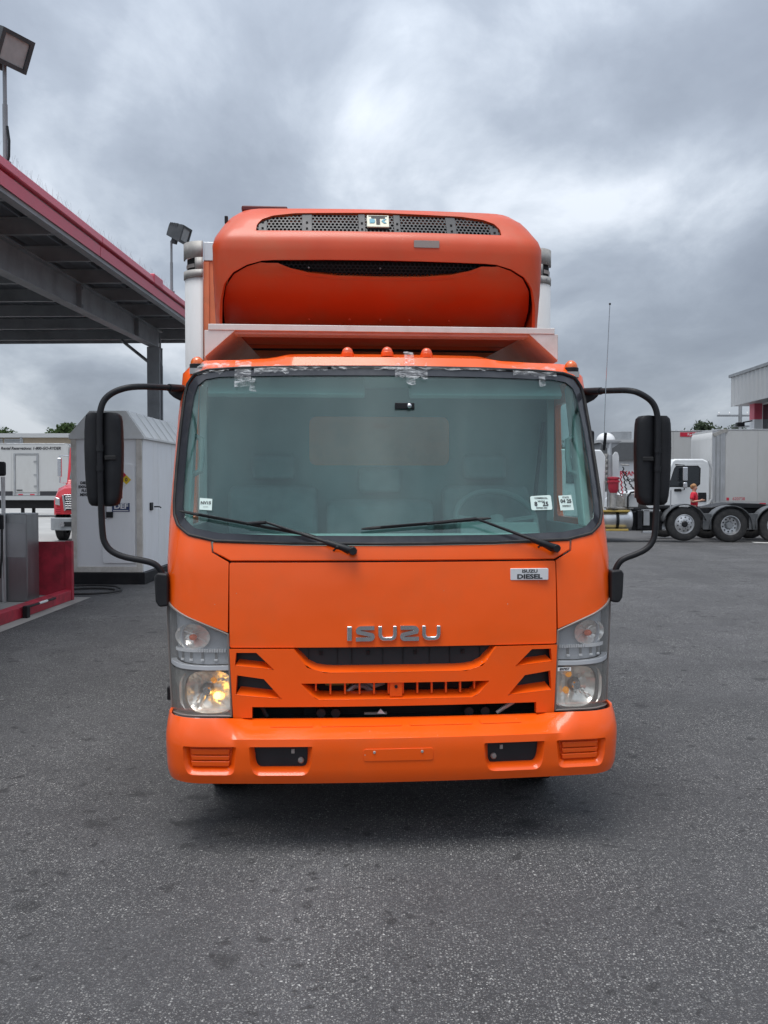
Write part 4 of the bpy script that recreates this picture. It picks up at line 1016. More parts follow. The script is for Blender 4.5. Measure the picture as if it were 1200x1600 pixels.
# ------------------------------------------------------------------ person in red shirt
def skinned(name, mat, parent, verts, edges, rads, root=0, sub=2):
    me = bpy.data.meshes.new(name)
    bm = bmesh.new()
    lay = bm.verts.layers.skin.verify()
    vs = []
    for i, (p, r) in enumerate(zip(verts, rads)):
        v = bm.verts.new(p)
        v[lay].radius = r if isinstance(r, tuple) else (r, r)
        v[lay].use_root = (i == root)
        vs.append(v)
    for a, b in edges: bm.edges.new((vs[a], vs[b]))
    bm.to_mesh(me); bm.free()
    o = mkobj(name, me, mat, parent)
    sk = o.modifiers.new('skin', 'SKIN'); sk.use_smooth_shade = True
    ss = o.modifiers.new('sub', 'SUBSURF'); ss.levels = sub; ss.render_levels = sub
    return o
pn = thing('person', 'person in a red shirt standing beside the white day cab', 'person', (10.70, 32.0, 0), rad(60))
# local: facing -Y, x to the person's left seen from front; arms bent holding something in front
B = []
E_ = []
Rr = []
def bv(p, r): B.append(p); Rr.append(r); return len(B) - 1
pel = bv((0, 0, 0.95), (0.155, 0.11)); wst = bv((0, 0, 1.10), (0.14, 0.10)); chs = bv((0, 0.01, 1.30), (0.165, 0.115)); nkb = bv((0, 0.02, 1.44), (0.075, 0.07)); nk = bv((0, 0.01, 1.50), 0.055)
h1 = bv((0, 0.0, 1.57), (0.07, 0.085)); h2 = bv((0, 0.005, 1.65), (0.078, 0.095)); h3 = bv((0, 0.01, 1.71), (0.055, 0.065))
for a, b in ((pel, wst), (wst, chs), (chs, nkb), (nkb, nk), (nk, h1), (h1, h2), (h2, h3)): E_.append((a, b))
nose = bv((0, -0.105, 1.60), 0.014); E_.append((h1, nose))
for s in (-1, 1):
    hp = bv((s * 0.09, 0, 0.90), 0.095); kn = bv((s * 0.10, -0.01, 0.50), 0.062); an = bv((s * 0.10, 0.02, 0.10), 0.042); to = bv((s * 0.11, -0.12, 0.04), (0.045, 0.035))
    E_ += [(pel, hp), (hp, kn), (kn, an), (an, to)]
    sd_ = bv((s * 0.19, 0.01, 1.39), 0.065); el = bv((s * 0.25, 0.05, 1.12), 0.043); wr = bv((s * 0.16, -0.20, 1.16), 0.03); pm = bv((s * 0.13, -0.27, 1.18), (0.038, 0.02))
    E_ += [(chs, sd_), (sd_, el), (el, wr), (wr, pm)]
    for k in range(4):
        f1 = bv((s * (0.10 + 0.018 * k), -0.31 - 0.004 * (1.5 - abs(k - 1.5)), 1.19), 0.0095)
        f2 = bv((s * (0.095 + 0.018 * k), -0.335 - 0.006 * (1.5 - abs(k - 1.5)), 1.17), 0.0085)
        E_ += [(pm, f1), (f1, f2)]
    th = bv((s * 0.09, -0.25, 1.21), 0.011); th2 = bv((s * 0.075, -0.28, 1.22), 0.009)
    E_ += [(pm, th), (th, th2)]
body = skinned('body', M_SKIN, pn, B, E_, Rr)
sv = [(0, 0, 0.90), (0, 0, 1.08), (0, 0.01, 1.30), (0, 0.02, 1.445), (-0.195, 0.01, 1.395), (-0.245, 0.04, 1.18), (0.195, 0.01, 1.395), (0.245, 0.04, 1.18)]
skinned('shirt', M_SHIRT, body, sv, [(0, 1), (1, 2), (2, 3), (2, 4), (4, 5), (2, 6), (6, 7)], [(0.18, 0.135), (0.17, 0.13), (0.19, 0.14), (0.085, 0.08), 0.088, 0.075, 0.088, 0.075])
tv = [(0, 0, 0.95), (-0.095, 0, 0.88), (-0.10, -0.01, 0.5), (-0.10, 0.02, 0.10), (0.095, 0, 0.88), (0.10, -0.01, 0.5), (0.10, 0.02, 0.10)]
skinned('trousers', M_TROUS, body, tv, [(0, 1), (1, 2), (2, 3), (0, 4), (4, 5), (5, 6)], [(0.165, 0.125), 0.11, 0.08, 0.065, 0.11, 0.08, 0.065])
hm = MB().sphere((0, 0.022, 1.655), 0.098, 16, 8, 1.0, True)
hm.add([], [])
hair = hm.build('hair', M_HAIR, body)
MB().sphere((0, 0.06, 1.64), 0.085, 14, 8, 1.1).build('hair_back', M_HAIR, body)
# ================================================================== the orange truck
TR = thing('orange_box_truck', 'orange cab-over refrigerated box truck facing the camera in the middle', 'truck', (0.07, 4.28, 0), rad(4.3))

def cr(tab, z):
    n = len(tab)
    if z <= tab[0][0]: return tab[0][1:]
    if z >= tab[-1][0]: return tab[-1][1:]
    i = 0
    while not (tab[i][0] <= z <= tab[i + 1][0]): i += 1
    z0, z1 = tab[i][0], tab[i + 1][0]; h = z1 - z0; t = (z - z0) / h
    out = []
    for k in range(1, len(tab[0])):
        p0, p1 = tab[i][k], tab[i + 1][k]
        m0 = (p1 - tab[i - 1][k]) / (z1 - tab[i - 1][0]) if i > 0 else (p1 - p0) / h
        m1 = (tab[i + 2][k] - p0) / (tab[i + 2][0] - z0) if i + 2 < n else (p1 - p0) / h
        out.append((2*t**3 - 3*t*t + 1) * p0 + (t**3 - 2*t*t + t) * h * m0 + (-2*t**3 + 3*t*t) * p1 + (t**3 - t*t) * h * m1)
    return out
def plan(u, yf, hw, sag, cw):
    a = abs(u); s = 1 if u >= 0 else -1
    xc = hw - cw
    if a <= xc: return s * a, yf + sag * (a / xc) ** 2
    th0 = math.atan(2 * sag / xc); r = cw / (1 - math.sin(th0)); al = a - xc; yc = yf + sag
    th = th0 + al / r
    if th <= PI / 2: return s * (xc + r * (math.sin(th) - math.sin(th0))), yc + r * (math.cos(th0) - math.cos(th))
    return s * hw, yc + r * math.cos(th0) + al - r * (PI / 2 - th0)
def u_at_y(tab, z, y):
    yf, hw, sag, cw = cr(tab, z)
    xc = hw - cw; th0 = math.atan(2 * sag / xc); r = cw / (1 - math.sin(th0))
    return xc + r * (PI / 2 - th0) + (y - (yf + sag + r * math.cos(th0)))
def sm(a): a = min(1, max(0, a)); return a * a * (3 - 2 * a)
CAB = [(.55,.155,1.09,.05,.15),(.8,.165,1.1,.05,.15),(1.1,.185,1.115,.05,.15),(1.35,.215,1.12,.05,.15),(1.45,.24,1.12,.055,.155),(1.6,.295,1.12,.06,.16),(2.0,.455,1.11,.065,.165),(2.3,.575,1.097,.065,.17),(2.335,.592,1.09,.065,.17),(2.37,.63,1.06,.065,.17),(2.395,.685,1.01,.065,.17),(2.41,.77,.94,.06,.17),(2.417,.88,.84,.06,.17)]
BUM = [(.312,.075,1.072,.045,.17),(.322,.03,1.082,.045,.17),(.350,.008,1.092,.045,.17),(.44,0,1.099,.045,.17),(.515,0,1.102,.045,.17),(.538,.004,1.102,.045,.17),(.553,.02,1.10,.045,.17),(.572,.065,1.097,.045,.17),(.590,.12,1.095,.045,.17),(.600,.17,1.092,.045,.17)]
REF = [(2.60,1.27,.975,.03,.11),(2.9,1.21,.985,.03,.11),(3.05,1.192,.988,.03,.11),(3.15,1.19,.988,.03,.11),(3.172,1.195,.985,.03,.11),(3.185,1.215,.970,.03,.11),(3.25,1.265,.945,.03,.12),(3.33,1.325,.90,.03,.14),(3.375,1.375,.865,.03,.16),(3.402,1.45,.80,.03,.18),(3.410,1.56,.70,.03,.18)]
BOW = [(2.60,1.80,.985,.03,.14),(2.65,1.70,.99,.03,.14),(2.70,1.585,.995,.03,.13),(2.76,1.465,.998,.03,.12),(2.82,1.365,1.0,.03,.12),(2.88,1.285,1.0,.03,.12),(2.93,1.236,1.0,.03,.11),(2.98,1.209,1.0,.03,.11),(3.03,1.20,1.0,.03,.11)]
def S_cab(u, z):
    x, y = plan(u, *cr(CAB, z))
    w = min(1, max(0, (z - 2.335) / .06)); h = sm((.66 - abs(x)) / .16)
    return Vector((x, y, z + .022 * w * h))
def S_bum(u, z):
    x, y = plan(u, *cr(BUM, z))
    w = min(1, max(0, (z - .545) / .055)); h = sm((abs(u) - .70) / .16)
    if z > .538: y -= (cr(BUM, z)[0] - .004) * .72 * h
    return Vector((x, y, z + .030 * w * h))
def S_ref(u, z):
    return Vector((*plan(u, *cr(REF, z)), z))
def S_bow(u, z):
    return Vector((*plan(u, *cr(BOW, z)), z))
def nrm(S, u, z):
    e = 1e-3
    a = S(u + e, z) - S(u - e, z)
    b = S(u, z + e) - S(u, z - e)
    n = a.cross(b)
    return n.normalized() if n.length > 1e-9 else Vector((0, -1, 0))
def SP(S, u, z, off=0.0): return S(u, z) + nrm(S, u, z) * off

def dens(poly, step, closed=True):
    out = []
    n = len(poly)
    for i in range(n if closed else n - 1):
        a, b = poly[i], poly[(i + 1) % n]
        L_ = math.hypot(b[0] - a[0], b[1] - a[1])
        k = max(1, int(math.ceil(L_ / step)))
        for j in range(k): out.append((a[0] + (b[0] - a[0]) * j / k, a[1] + (b[1] - a[1]) * j / k))
    if not closed: out.append(poly[-1])
    return out
def rounded(poly, r, n=4):
    """round every corner of a closed polygon"""
    out = []
    m = len(poly)
    for i in range(m):
        p = Vector(poly[i]); a = Vector(poly[i - 1]); b = Vector(poly[(i + 1) % m])
        rr = r[i] if isinstance(r, (list, tuple)) else r
        if rr <= 0: out.append(tuple(p)); continue
        da = (a - p); db = (b - p)
        d = min(rr, da.length * 0.48, db.length * 0.48)
        A = p + da.normalized() * d; Bq = p + db.normalized() * d
        for k in range(n + 1):
            t = k / n
            q_ = A * (1 - t) ** 2 + p * 2 * t * (1 - t) + Bq * t * t
            out.append((q_.x, q_.y))
    return out
def inside(p, poly):
    c = False; x, y = p; j = len(poly) - 1
    for i in range(len(poly)):
        xi, yi = poly[i]; xj, yj = poly[j]
        if (yi > y) != (yj > y) and x < (xj - xi) * (y - yi) / (yj - yi) + xi: c = not c
        j = i
    return c
def dist_poly(p, poly):
    best = 9
    for i in range(len(poly)):
        ax, ay = poly[i]; bx, by = poly[(i + 1) % len(poly)]
        dx, dy = bx - ax, by - ay
        l2 = dx * dx + dy * dy
        t = 0 if l2 == 0 else max(0, min(1, ((p[0] - ax) * dx + (p[1] - ay) * dy) / l2))
        best = min(best, math.hypot(p[0] - ax - t * dx, p[1] - ay - t * dy))
    return best
def patch(name, S, outer, holes, mat, parent, off=0.0, thick=0.02, step=0.05, bevel=0.005, ang=35, roll=True):
    """a panel cut from surface S(u,z), with real thickness"""
    loops = [dens(outer, step)] + [dens(h, step) for h in holes]
    V = []; Ed = []
    for lp in loops:
        b = len(V)
        V += lp
        Ed += [(b + i, b + (i + 1) % len(lp)) for i in range(len(lp))]
    us = [p[0] for p in outer]; zs = [p[1] for p in outer]
    nu = int((max(us) - min(us)) / step) + 1
    nz = int((max(zs) - min(zs)) / step) + 1
    for i in range(nu + 1):
        for j in range(nz + 1):
            p = (min(us) + (i + 0.25 + 0.5 * (j % 2)) * step, min(zs) + (j + 0.5) * step)
            if inside(p, outer) and not any(inside(p, h) for h in holes):
                if min(dist_poly(p, q_) for q_ in [outer] + holes) > step * 0.45: V.append(p)
    r = delaunay_2d_cdt([Vector(p) for p in V], Ed, [], 0, 1e-6)
    vs2, faces = r[0], r[2]
    F = []
    for f in faces:
        cx_ = sum(vs2[i][0] for i in f) / len(f); cz_ = sum(vs2[i][1] for i in f) / len(f)
        if inside((cx_, cz_), outer) and not any(inside((cx_, cz_), h) for h in holes): F.append(tuple(f))
    mb = MB()
    n = len(vs2)
    front = [SP(S, p[0], p[1], off) for p in vs2]
    back = [SP(S, p[0], p[1], off - thick) for p in vs2]
    cnt = {}
    for f in F:
        for k in range(len(f)):
            a, b = f[k], f[(k + 1) % len(f)]
            cnt[(a, b)] = cnt.get((a, b), 0) + 1
    rim = [(a, b) for (a, b) in cnt if (b, a) not in cnt]
    fs = list(F)
    fs += [tuple(n + i for i in reversed(f)) for f in F]
    fs += [(b, a, n + a, n + b) for a, b in rim]
    mb.add(front + back, fs)
    me = mb.mesh(name, ang)
    # drop loose verts
    bm = bmesh.new(); bm.from_mesh(me)
    bmesh.ops.delete(bm, geom=[v for v in bm.verts if not v.link_faces], context='VERTS')
    bm.to_mesh(me); bm.free()
    o = mkobj(name, me, mat, parent)
    if bevel > 0:
        b = o.modifiers.new('bevel', 'BEVEL'); b.width = bevel; b.segments = 2; b.limit_method = 'ANGLE'; b.angle_limit = rad(55)
        b.harden_normals = True; b.use_clamp_overlap = True
    return o
def strip(name, S, a, offa, b, offb, mat, parent, step=0.05, thick=0.0):
    """a ledge between two lines on S at different depths"""
    n = 24
    def res(pl):
        L_ = [0]
        for i in range(1, len(pl)): L_.append(L_[-1] + math.hypot(pl[i][0] - pl[i-1][0], pl[i][1] - pl[i-1][1]))
        out = []
        for k in range(n + 1):
            d = L_[-1] * k / n
            i = 1
            while i < len(pl) - 1 and L_[i] < d: i += 1
            t = (d - L_[i-1]) / max(1e-9, L_[i] - L_[i-1])
            out.append((pl[i-1][0] + (pl[i][0] - pl[i-1][0]) * t, pl[i-1][1] + (pl[i][1] - pl[i-1][1]) * t))
        return out
    A, Bq = res(a), res(b)
    rows = [[SP(S, p[0], p[1], offa - 0.03) for p in A], [SP(S, p[0], p[1], offa) for p in A], [SP(S, p[0], p[1], offb) for p in Bq], [SP(S, p[0], p[1], offb - 0.03) for p in Bq]]
    return MB().grid(rows, False).build(name, mat, parent, bevel=0.003)
mir = lambda pl: [(-u, z) for u, z in pl]
sym = lambda half: half + [(-u, z) for u, z in reversed(half)]

# ---------------------------------------------------------------- cab shell
WS = [(.0, 1.430), (.5, 1.434), (.87, 1.446), (1.0, 1.475), (1.07, 1.52), (1.105, 1.57), (1.118, 1.64), (1.118, 1.8), (1.108, 2.0), (1.09, 2.18), (1.07, 2.245), (1.02, 2.295), (.94, 2.316), (.8, 2.325), (.5, 2.331), (.0, 2.333)]
HLO = [(.803, 1.006), (1.00, 1.085), (1.145, 1.152), (1.165, 1.10), (1.165, .85), (1.14, .605)]
YB = 1.38
back = []
for z in (2.417, 2.40, 2.37, 2.33, 2.2, 2.0, 1.7, 1.45, 1.1, .8, .62):
    back.append((u_at_y(CAB, z, YB), z))
arch = []
for k in range(13):
    a = PI * k / 12
    arch.append((1.10 + .48 * math.cos(a), .40 + .52 * math.sin(a)))
arch = [(u_at_y(CAB, max(.6, z), y), max(.605, z)) for y, z in arch]
right = back + [p for p in arch] + [(1.155, .605)] + list(reversed(HLO))[1:-1] + [(.806, 1.010), (.803, 1.345), (.886, 1.392), (.892, 1.4505)]
wsr = [p for p in WS if p[0] > .9]
half = right + wsr + [p for p in WS if p[0] <= .9 and p[1] > 2 and p[0] > 0]
outer = half + [(0, 2.334)] + [(-u, z) for u, z in reversed(half)]
def doorwin():
    return rounded([(u_at_y(CAB, z, y), z) for y, z in ((.78, 1.53), (1.30, 1.53), (1.30, 2.20), (1.01, 2.20))], .05)
dwin = doorwin()
shell = patch('cab_shell', S_cab, outer, [dwin, mir(dwin)], M_ORANGE, TR, 0, .035, .06, .006)
# roof skin closing the top contour
top = []
for k in range(40):
    u = u_at_y(CAB, 2.417, YB) * k / 39
    top.append((S_cab(u, 2.4168), S_cab(-u, 2.4168)))
MB().grid([[a.lerp(b, t / 8) for t in range(9)] for a, b in top]).build('roof', M_ORANGE, TR, recalc=False)
# cab rear wall with window
def S_rear(u, z): return Vector((u, 1.335, z))
rwin = rounded([(-.42, 1.835), (.43, 1.835), (.43, 2.13), (-.42, 2.13)], .05, 5)
patch('rear_wall', S_rear, [(-1.07, .62), (1.07, .62), (1.07, 2.25), (1.0, 2.38), (-1.0, 2.38), (-1.07, 2.25)], [rwin], M_INT, TR, 0, .03, .15, 0)
MB().box(-.43, .44, 1.345, 1.350, 1.83, 2.135).build('rear_window', M_SIDEGL, TR, ang=0)
patch('door_glass', S_cab, dwin, [], M_SIDEGL, TR, -.012, .005, .15, 0)
patch('door_glass', S_cab, mir(dwin), [], M_SIDEGL, TR, -.012, .005, .15, 0)

# ---------------------------------------------------------------- windscreen: rubber, black edge, glass
GL = [(.0, 1.470), (.5, 1.473), (.85, 1.484), (.97, 1.507), (1.03, 1.55), (1.052, 1.61), (1.055, 1.8), (1.045, 2.0), (1.022, 2.18), (1.0, 2.235), (.955, 2.268), (.88, 2.281), (.5, 2.287), (.0, 2.289)]
full = lambda h: h + [(-u, z) for u, z in reversed(h[1:-1])]
inset = [(u * .994 if u > 1 else u, z + (.006 if z < 1.6 else (-.006 if z > 2.2 else 0))) for u, z in WS]
wsg = patch('windscreen', S_cab, full(GL), [], M_SCREEN, TR, -.010, .005, .07, 0)
patch('windscreen_border', S_cab, full(inset), [full(GL)], M_FRIT, wsg, -.004, .011, .05, .002)
rub = [SP(S_cab, u, z, .001) for u, z in dens(full(WS), .04)]
MB().tube(rub, .008, 6, True).build('windscreen_seal', M_RUBBER, wsg)
# green shade band along the top edge
# ---------------------------------------------------------------- front lid, cowl, grille
lid = rounded([(-.797, .938), (.797, .938), (.799, 1.343), (-.799, 1.343)], .012)
lid_o = patch('front_lid', S_cab, lid, [], M_ORANGE, TR, .0, .03, .06, .007)
cowl = [(-.795, 1.351), (.795, 1.351), (.879, 1.396), (.884, 1.442), (.5, 1.4265), (0, 1.4225), (-.5, 1.4265), (-.884, 1.442), (-.879, 1.396)]
patch('cowl', S_cab, cowl, [], M_ORANGE, TR, .0, .03, .06, .006)
gp = [(-.778, .605), (-.688, .605), (-.688, .657), (.688, .657), (.688, .605), (.778, .605), (.796, .932), (.490, .932), (.425, .842), (.34, .817), (-.34, .817), (-.425, .842), (-.490, .932), (-.796, .932)]
lowhole = rounded([(-.455, .768), (.455, .768), (.385, .688), (-.385, .688)], [.004, .004, .03, .03])
uph = [(.764, .915), (.668, .915), (.583, .834), (.770, .852)]
loh = [(.760, .808), (.632, .790), (.545, .694), (.766, .712)]
grille = patch('grille_panel', S_cab, gp, [lowhole, uph, mir(uph), loh, mir(loh)], M_ORANGE, TR, .012, .03, .045, .006)
strip('grille_ledge', S_cab, [(-.478, .932), (-.402, .858), (-.325, .846), (.325, .846), (.402, .858), (.478, .932)], -.055, [(-.492, .932), (-.427, .843), (-.341, .818), (.341, .818), (.427, .843), (.492, .932)], .011, M_ORANGE, grille)
strip('grille_ledge', S_cab, [(-.425, .768), (-.368, .717), (.368, .717), (.425, .768)], -.05, [(-.457, .768), (-.386, .689), (.386, .689), (.457, .768)], .011, M_ORANGE, grille)
for m_ in (lambda p: p, mir):
    strip('grille_ledge', S_cab, m_([(.672, .913), (.630, .864), (.757, .878)]), -.045, m_([(.666, .915), (.582, .835), (.771, .853)]), .011, M_ORANGE, grille)
    strip('grille_ledge', S_cab, m_([(.638, .788), (.592, .728), (.750, .746)]), -.045, m_([(.630, .790), (.544, .695), (.767, .713)]), .011, M_ORANGE, grille)
    patch('vent_backing', S_cab, m_([(.79, .935), (.60, .935), (.60, .83), (.79, .84)]), [], M_GRILLEPL, grille, -.05, .01, .06, 0)
    patch('vent_backing', S_cab, m_([(.79, .82), (.56, .80), (.56, .69), (.79, .70)]), [], M_GRILLEPL, grille, -.05, .01, .06, 0)
bk = patch('grille_backing', S_cab, [(-.50, .94), (.50, .94), (.46, .83), (-.46, .83)], [], M_GRILLEPL, grille, -.056, .012, .06, 0)
for x in (-.36, -.13, .10, .335):
    p = S_cab(x, .905)
    MB().box(x - .008, x + .008, p.y + .044, p.y + .056, .893, .912).build('clip_hole', M_DARK, bk, ang=0)
for x in (-.42, -.28, -.21, -.06, .04, .17, .27, .42):
    p = S_cab(x, .88)
    MB().box(x - .0015, x + .0015, p.y + .050, p.y + .057, .85, .925).build('backing_rib', M_BLACK, bk, ang=0)
for k in range(12):
    x = -.385 + .07 * k
    if k >= 6: x = -.385 + .07 * k
    lo_ = .688 if abs(x) < .37 else .705
    p = S_cab(x, .73)
    MB().box(x - .0045, x + .0045, p.y + .012, p.y + .04, lo_ + .022, .772).build('grille_bar', M_ORANGE, grille, bevel=.0015)
p = S_cab(0, .73)
MB().box(-.0305, .0305, p.y - .002, p.y + .02, .698, .770).build('centre_block', M_ORANGE, grille, bevel=.003)
MB().lathe([(.0005, -.004), (.008, -.004), (.008, .004)], (0, p.y - .003, .748), 'y', 10).build('screw', M_BLACK, grille)
# dark engine bay behind the openings
MB().box(-.86, .86, .33, .36, .50, 1.38).build('radiator_wall', M_DARK, TR, ang=0)
MB().box(-.45, .45, .30, .329, .52, .80).build('radiator', M_BLACK, TR, bevel=.01)
MB().box(-.34, -.22, .26, .29, .735, .755).build('hose_band', M_YELLOW, TR, bevel=.005)
MB().tube([(-.24, .24, .70), (-.2, .24, .735), (-.15, .25, .735), (-.1, .25, .70)], .014, 8).build('coolant_hose', M_STEEL, TR)
MB().tube([(-.14, .26, .75), (-.10, .24, .735), (-.05, .25, .75)], .012, 8).build('coolant_hose', M_CAST, TR)
MB().box(-.80, .80, .22, .31, .50, .585).build('bumper_beam', M_BLACK, TR, bevel=.01)
for x, z in ((-.36, .618), (-.29, .616), (.36, .612), (.44, .612)):
    MB().lathe([(.001, -.01), (.022, -.01), (.026, .02)], (x, .20, z), 'y', 12).build('bolt_head', M_BLACK, TR)
MB().tube([(.50, .21, .60), (.53, .21, .62), (.585, .21, .652)], .010, 8).build('cable', M_CAST, TR)
MB().tube([(-.62, .22, .60), (-.645, .22, .65)], .012, 8).build('cable', M_BLACK, TR)
MB().add([(-.09, .19, .612), (-.05, .19, .609), (-.072, .20, .632)], [(0, 1, 2)]).build('torn_tab', M_WHITEP, TR, ang=0)
MB().box(-.15, -.04, .21, .225, .602, .612).build('bracket', M_CAST, TR, ang=0)

# ---------------------------------------------------------------- lettering on the lid
def stroke(pts, w):
    n = len(pts); L_ = []; R_ = []
    for i in range(n):
        p = Vector(pts[i])
        d0 = (p - Vector(pts[i-1])).normalized() if i > 0 else None
        d1 = (Vector(pts[i+1]) - p).normalized() if i < n - 1 else None
        d0 = d0 or d1; d1 = d1 or d0
        t = (d0 + d1).normalized(); nn = Vector((-t.y, t.x))
        m = w / 2 / max(.55, nn.dot(Vector((-d0.y, d0.x))))
        L_.append(tuple(p + nn * m)); R_.append(tuple(p - nn * m))
    return L_ + R_[::-1]
hh = .072
def arcp(cx_, cy_, r, a0, a1, n=5): return [(cx_ + r * math.cos(rad(a0 + (a1 - a0) * k / n)), cy_ + r * math.sin(rad(a0 + (a1 - a0) * k / n))) for k in range(n + 1)]
def lU(w): return [(.009, hh), (.009, .03)] + arcp(.03, .0295, .0205, 185, 265) + arcp(w - .03, .0295, .0205, 275, 355) + [(w - .009, .03), (w - .009, hh)]
def lS(w): return [(w, hh - .009)] + [(.03, hh - .009)] + arcp(.022, hh - .022, .012, 100, 215, 4) + [(w - .014, .030)] + arcp(w - .020, .021, .012, 35, -80, 4) + [(0.0, .009)]
def lZ(w): return [(w - a, b) for a, b in lS(w)]
wd = .089
x0 = -.236
for nm, ox, pts in (('I', 0, [(.0125, hh), (.0125, 0)]), ('S', .0425, lS(wd)), ('U', .151, lU(wd)), ('Z', .2575, lZ(wd)), ('U', .363, lU(wd))):
    pl = stroke(pts, .0195 if nm != 'I' else .0245)
    mb = MB()
    lo_, up_ = [], []
    n = len(pl)
    mb.prism([(x0 + ox + a, .968 + b) for a, b in pl], 'y', 0, .02)
    # seat the letter on the lid
    yl = S_cab(x0 + ox + wd / 2, 1.0).y
    mb.v = [(x, y + yl - .0155, z) for x, y, z in mb.v]
    mb.build('letter', M_CHROME, lid_o, bevel=.0045, seg=3)
yb = S_cab(.66, 1.28).y
bd = MB().prism(rounded([(.568, 1.251), (.757, 1.251), (.757, 1.308), (.568, 1.308)], .005), 'y', yb - .012, yb + .008).build('engine_badge', M_SILVER, lid_o, bevel=.002)
bd.rotation_euler = (0, 0, 0)
text('badge_lettering', 'ISUZU', .021, M_INK, bd, (.6635, yb - .0125, 1.2945), bold=.0006, sx=1.35)
text('badge_lettering', 'DIESEL', .030, M_INK, bd, (.6625, yb - .0125, 1.2675), bold=.0012, sx=1.42)

# ---------------------------------------------------------------- headlights
def headlight(sg):
    def m_(pl): return pl if sg > 0 else mir(pl)
    root = patch('headlight', S_cab, m_([(.806, .985), (1.15, 1.12), (1.16, .85), (1.135, .612), (.787, .612)]), [], M_BEZEL2, TR, -.12, .01, .05, 0)
    # rim walls
    ol = dens(m_([(.806, 1.000), (1.0, 1.078), (1.142, 1.144), (1.160, 1.09), (1.160, .85), (1.136, .611), (.787, .611)]), .03)
    MB().grid([[SP(S_cab, u, z, o_) for u, z in ol] for o_ in (-.002, -.125)], True).build('housing_rim', M_BEZEL2, root, recalc=False)
    # dividing bar
    dv = m_([(.797, .828), (.9, .826), (1.05, .832), (1.160, .845), (1.160, .868), (1.05, .855), (.9, .849), (.799, .852)])
    patch('divider', S_cab, dv, [], M_BEZEL, root, -.002, .03, .04, .004)
    # lower bezel with opening for the main reflector
    cu, cz = .913, .720
    op = []
    for k in range(28):
        a = 2 * PI * k / 28
        e = 3.2 if math.cos(a) < 0 else 2.3
        c_, s_ = math.cos(a), math.sin(a)
        op.append((cu + .128 * (abs(c_) ** (2 / e)) * (1 if c_ > 0 else -1), cz + .102 * (abs(s_) ** (2 / e)) * (1 if s_ > 0 else -1)))
    lowb = m_([(.789, .612), (1.137, .612), (1.158, .842), (1.05, .829), (.9, .823), (.797, .825)])
    patch('lower_bezel', S_cab, lowb, [m_(op)], M_BEZEL2, root, -.022, .012, .035, .004)
    # faceted main reflector bowl
    rb = MB()
    c = SP(S_cab, sg * cu, cz, -.028)
    rows = []
    for i in range(9):
        t = i / 8
        row = []
        for k in range(48):
            a = 2 * PI * k / 48
            e = 3.0
            c_, s_ = math.cos(a), math.sin(a)
            rx_ = .134 * (abs(c_) ** (2 / e)) * (1 if c_ > 0 else -1); rz_ = .108 * (abs(s_) ** (2 / e)) * (1 if s_ > 0 else -1)
            rip = .006 * math.sin(rx_ * t * 240 + 1.3 * i) * t * (1 - t) * 3
            row.append((c.x + rx_ * t, c.y + .075 * (1 - t * t) + rip + sg * rx_ * t * .22, c.z + rz_ * t))
        rows.append(row)
    rb.grid(rows, True).build('reflector', M_REFL, root, ang=14, recalc=False)
    MB().lathe([(.001, -.03), (.018, -.03), (.022, -.012), (.022, .0), (.014, .03)], (c.x, c.y + .035, c.z), 'y', 18).build('bulb_shield', M_CHROME, root)
    MB().lathe([(.018, 0.0), (.030, .012), (.034, .03)], (c.x, c.y + .042, c.z), 'y', 18).build('bulb_collar', M_BEZEL2, root)
    for dx, dz, r_, lit in ((-.045 * sg, -.030, .018, sg < 0), (-.03 * sg, .05, .016, False)):
        MB().sphere((c.x + dx, c.y + .050, c.z + dz), r_, 12, 8).build('amber_bulb', M_BULBL if lit else M_BULBR, root)
    # upper chamber: grey bezel with round fluted indicator and a stepped ledge
    upb = m_([(.799, .855), (.9, .852), (1.05, .858), (1.158, .871), (1.158, 1.09), (1.140, 1.136), (1.0, 1.072), (.808, .996)])
    iu, iz = .995, .985
    ind = [(iu + .086 * math.cos(2 * PI * k / 24), iz + .060 * math.sin(2 * PI * k / 24)) for k in range(24)]
    patch('upper_bezel', S_cab, upb, [m_(ind)], M_BEZEL, root, -.040, .010, .035, .004)
    ci = SP(S_cab, sg * iu, iz, -.043)
    rows = []
    for i in range(7):
        t = i / 6
        row = []
        for k in range(40):
            a = 2 * PI * k / 40
            px_, pz_ = .088 * math.cos(a) * t, .062 * math.sin(a) * t
            row.append((ci.x + px_, ci.y + .05 * (1 - t * t) + .003 * math.sin(px_ * 520) + sg * px_ * .45, ci.z + pz_))
        rows.append(row)
    MB().grid(rows, True).build('indicator_reflector', M_REFL, root, ang=20, recalc=False)
    MB().sphere((ci.x, ci.y + .025, ci.z - .008), .020, 14, 10, .8).build('indicator_bulb', M_BULB2, root)
    # ribbed shelf and four slots
    n = 26
    for k in range(n):
        u = sg * (.825 + (1.13 - .825) * k / (n - 1))
        p_ = SP(S_cab, u, .918 + .0 * k, -.030)
        if k % 1 == 0:
            MB().box(p_.x - .0042, p_.x + .0042, p_.y - .004, p_.y + .012, .910, .925).build('shelf_rib', M_WHITEP, root, ang=0)
    for k in range(4):
        u = sg * (.868 + .066 * k)
        p_ = SP(S_cab, u, .895, -.036)
        MB().box(p_.x - .006, p_.x + .006, p_.y - .002, p_.y + .01, .877, .910).build('slot', M_BEZEL2, root, ang=0)
        p_ = SP(S_cab, u, .868, -.032)
        MB().box(p_.x - .008, p_.x + .008, p_.y - .004, p_.y + .01, .866, .877).build('slot_light', M_WHITEP, root, bevel=.002)
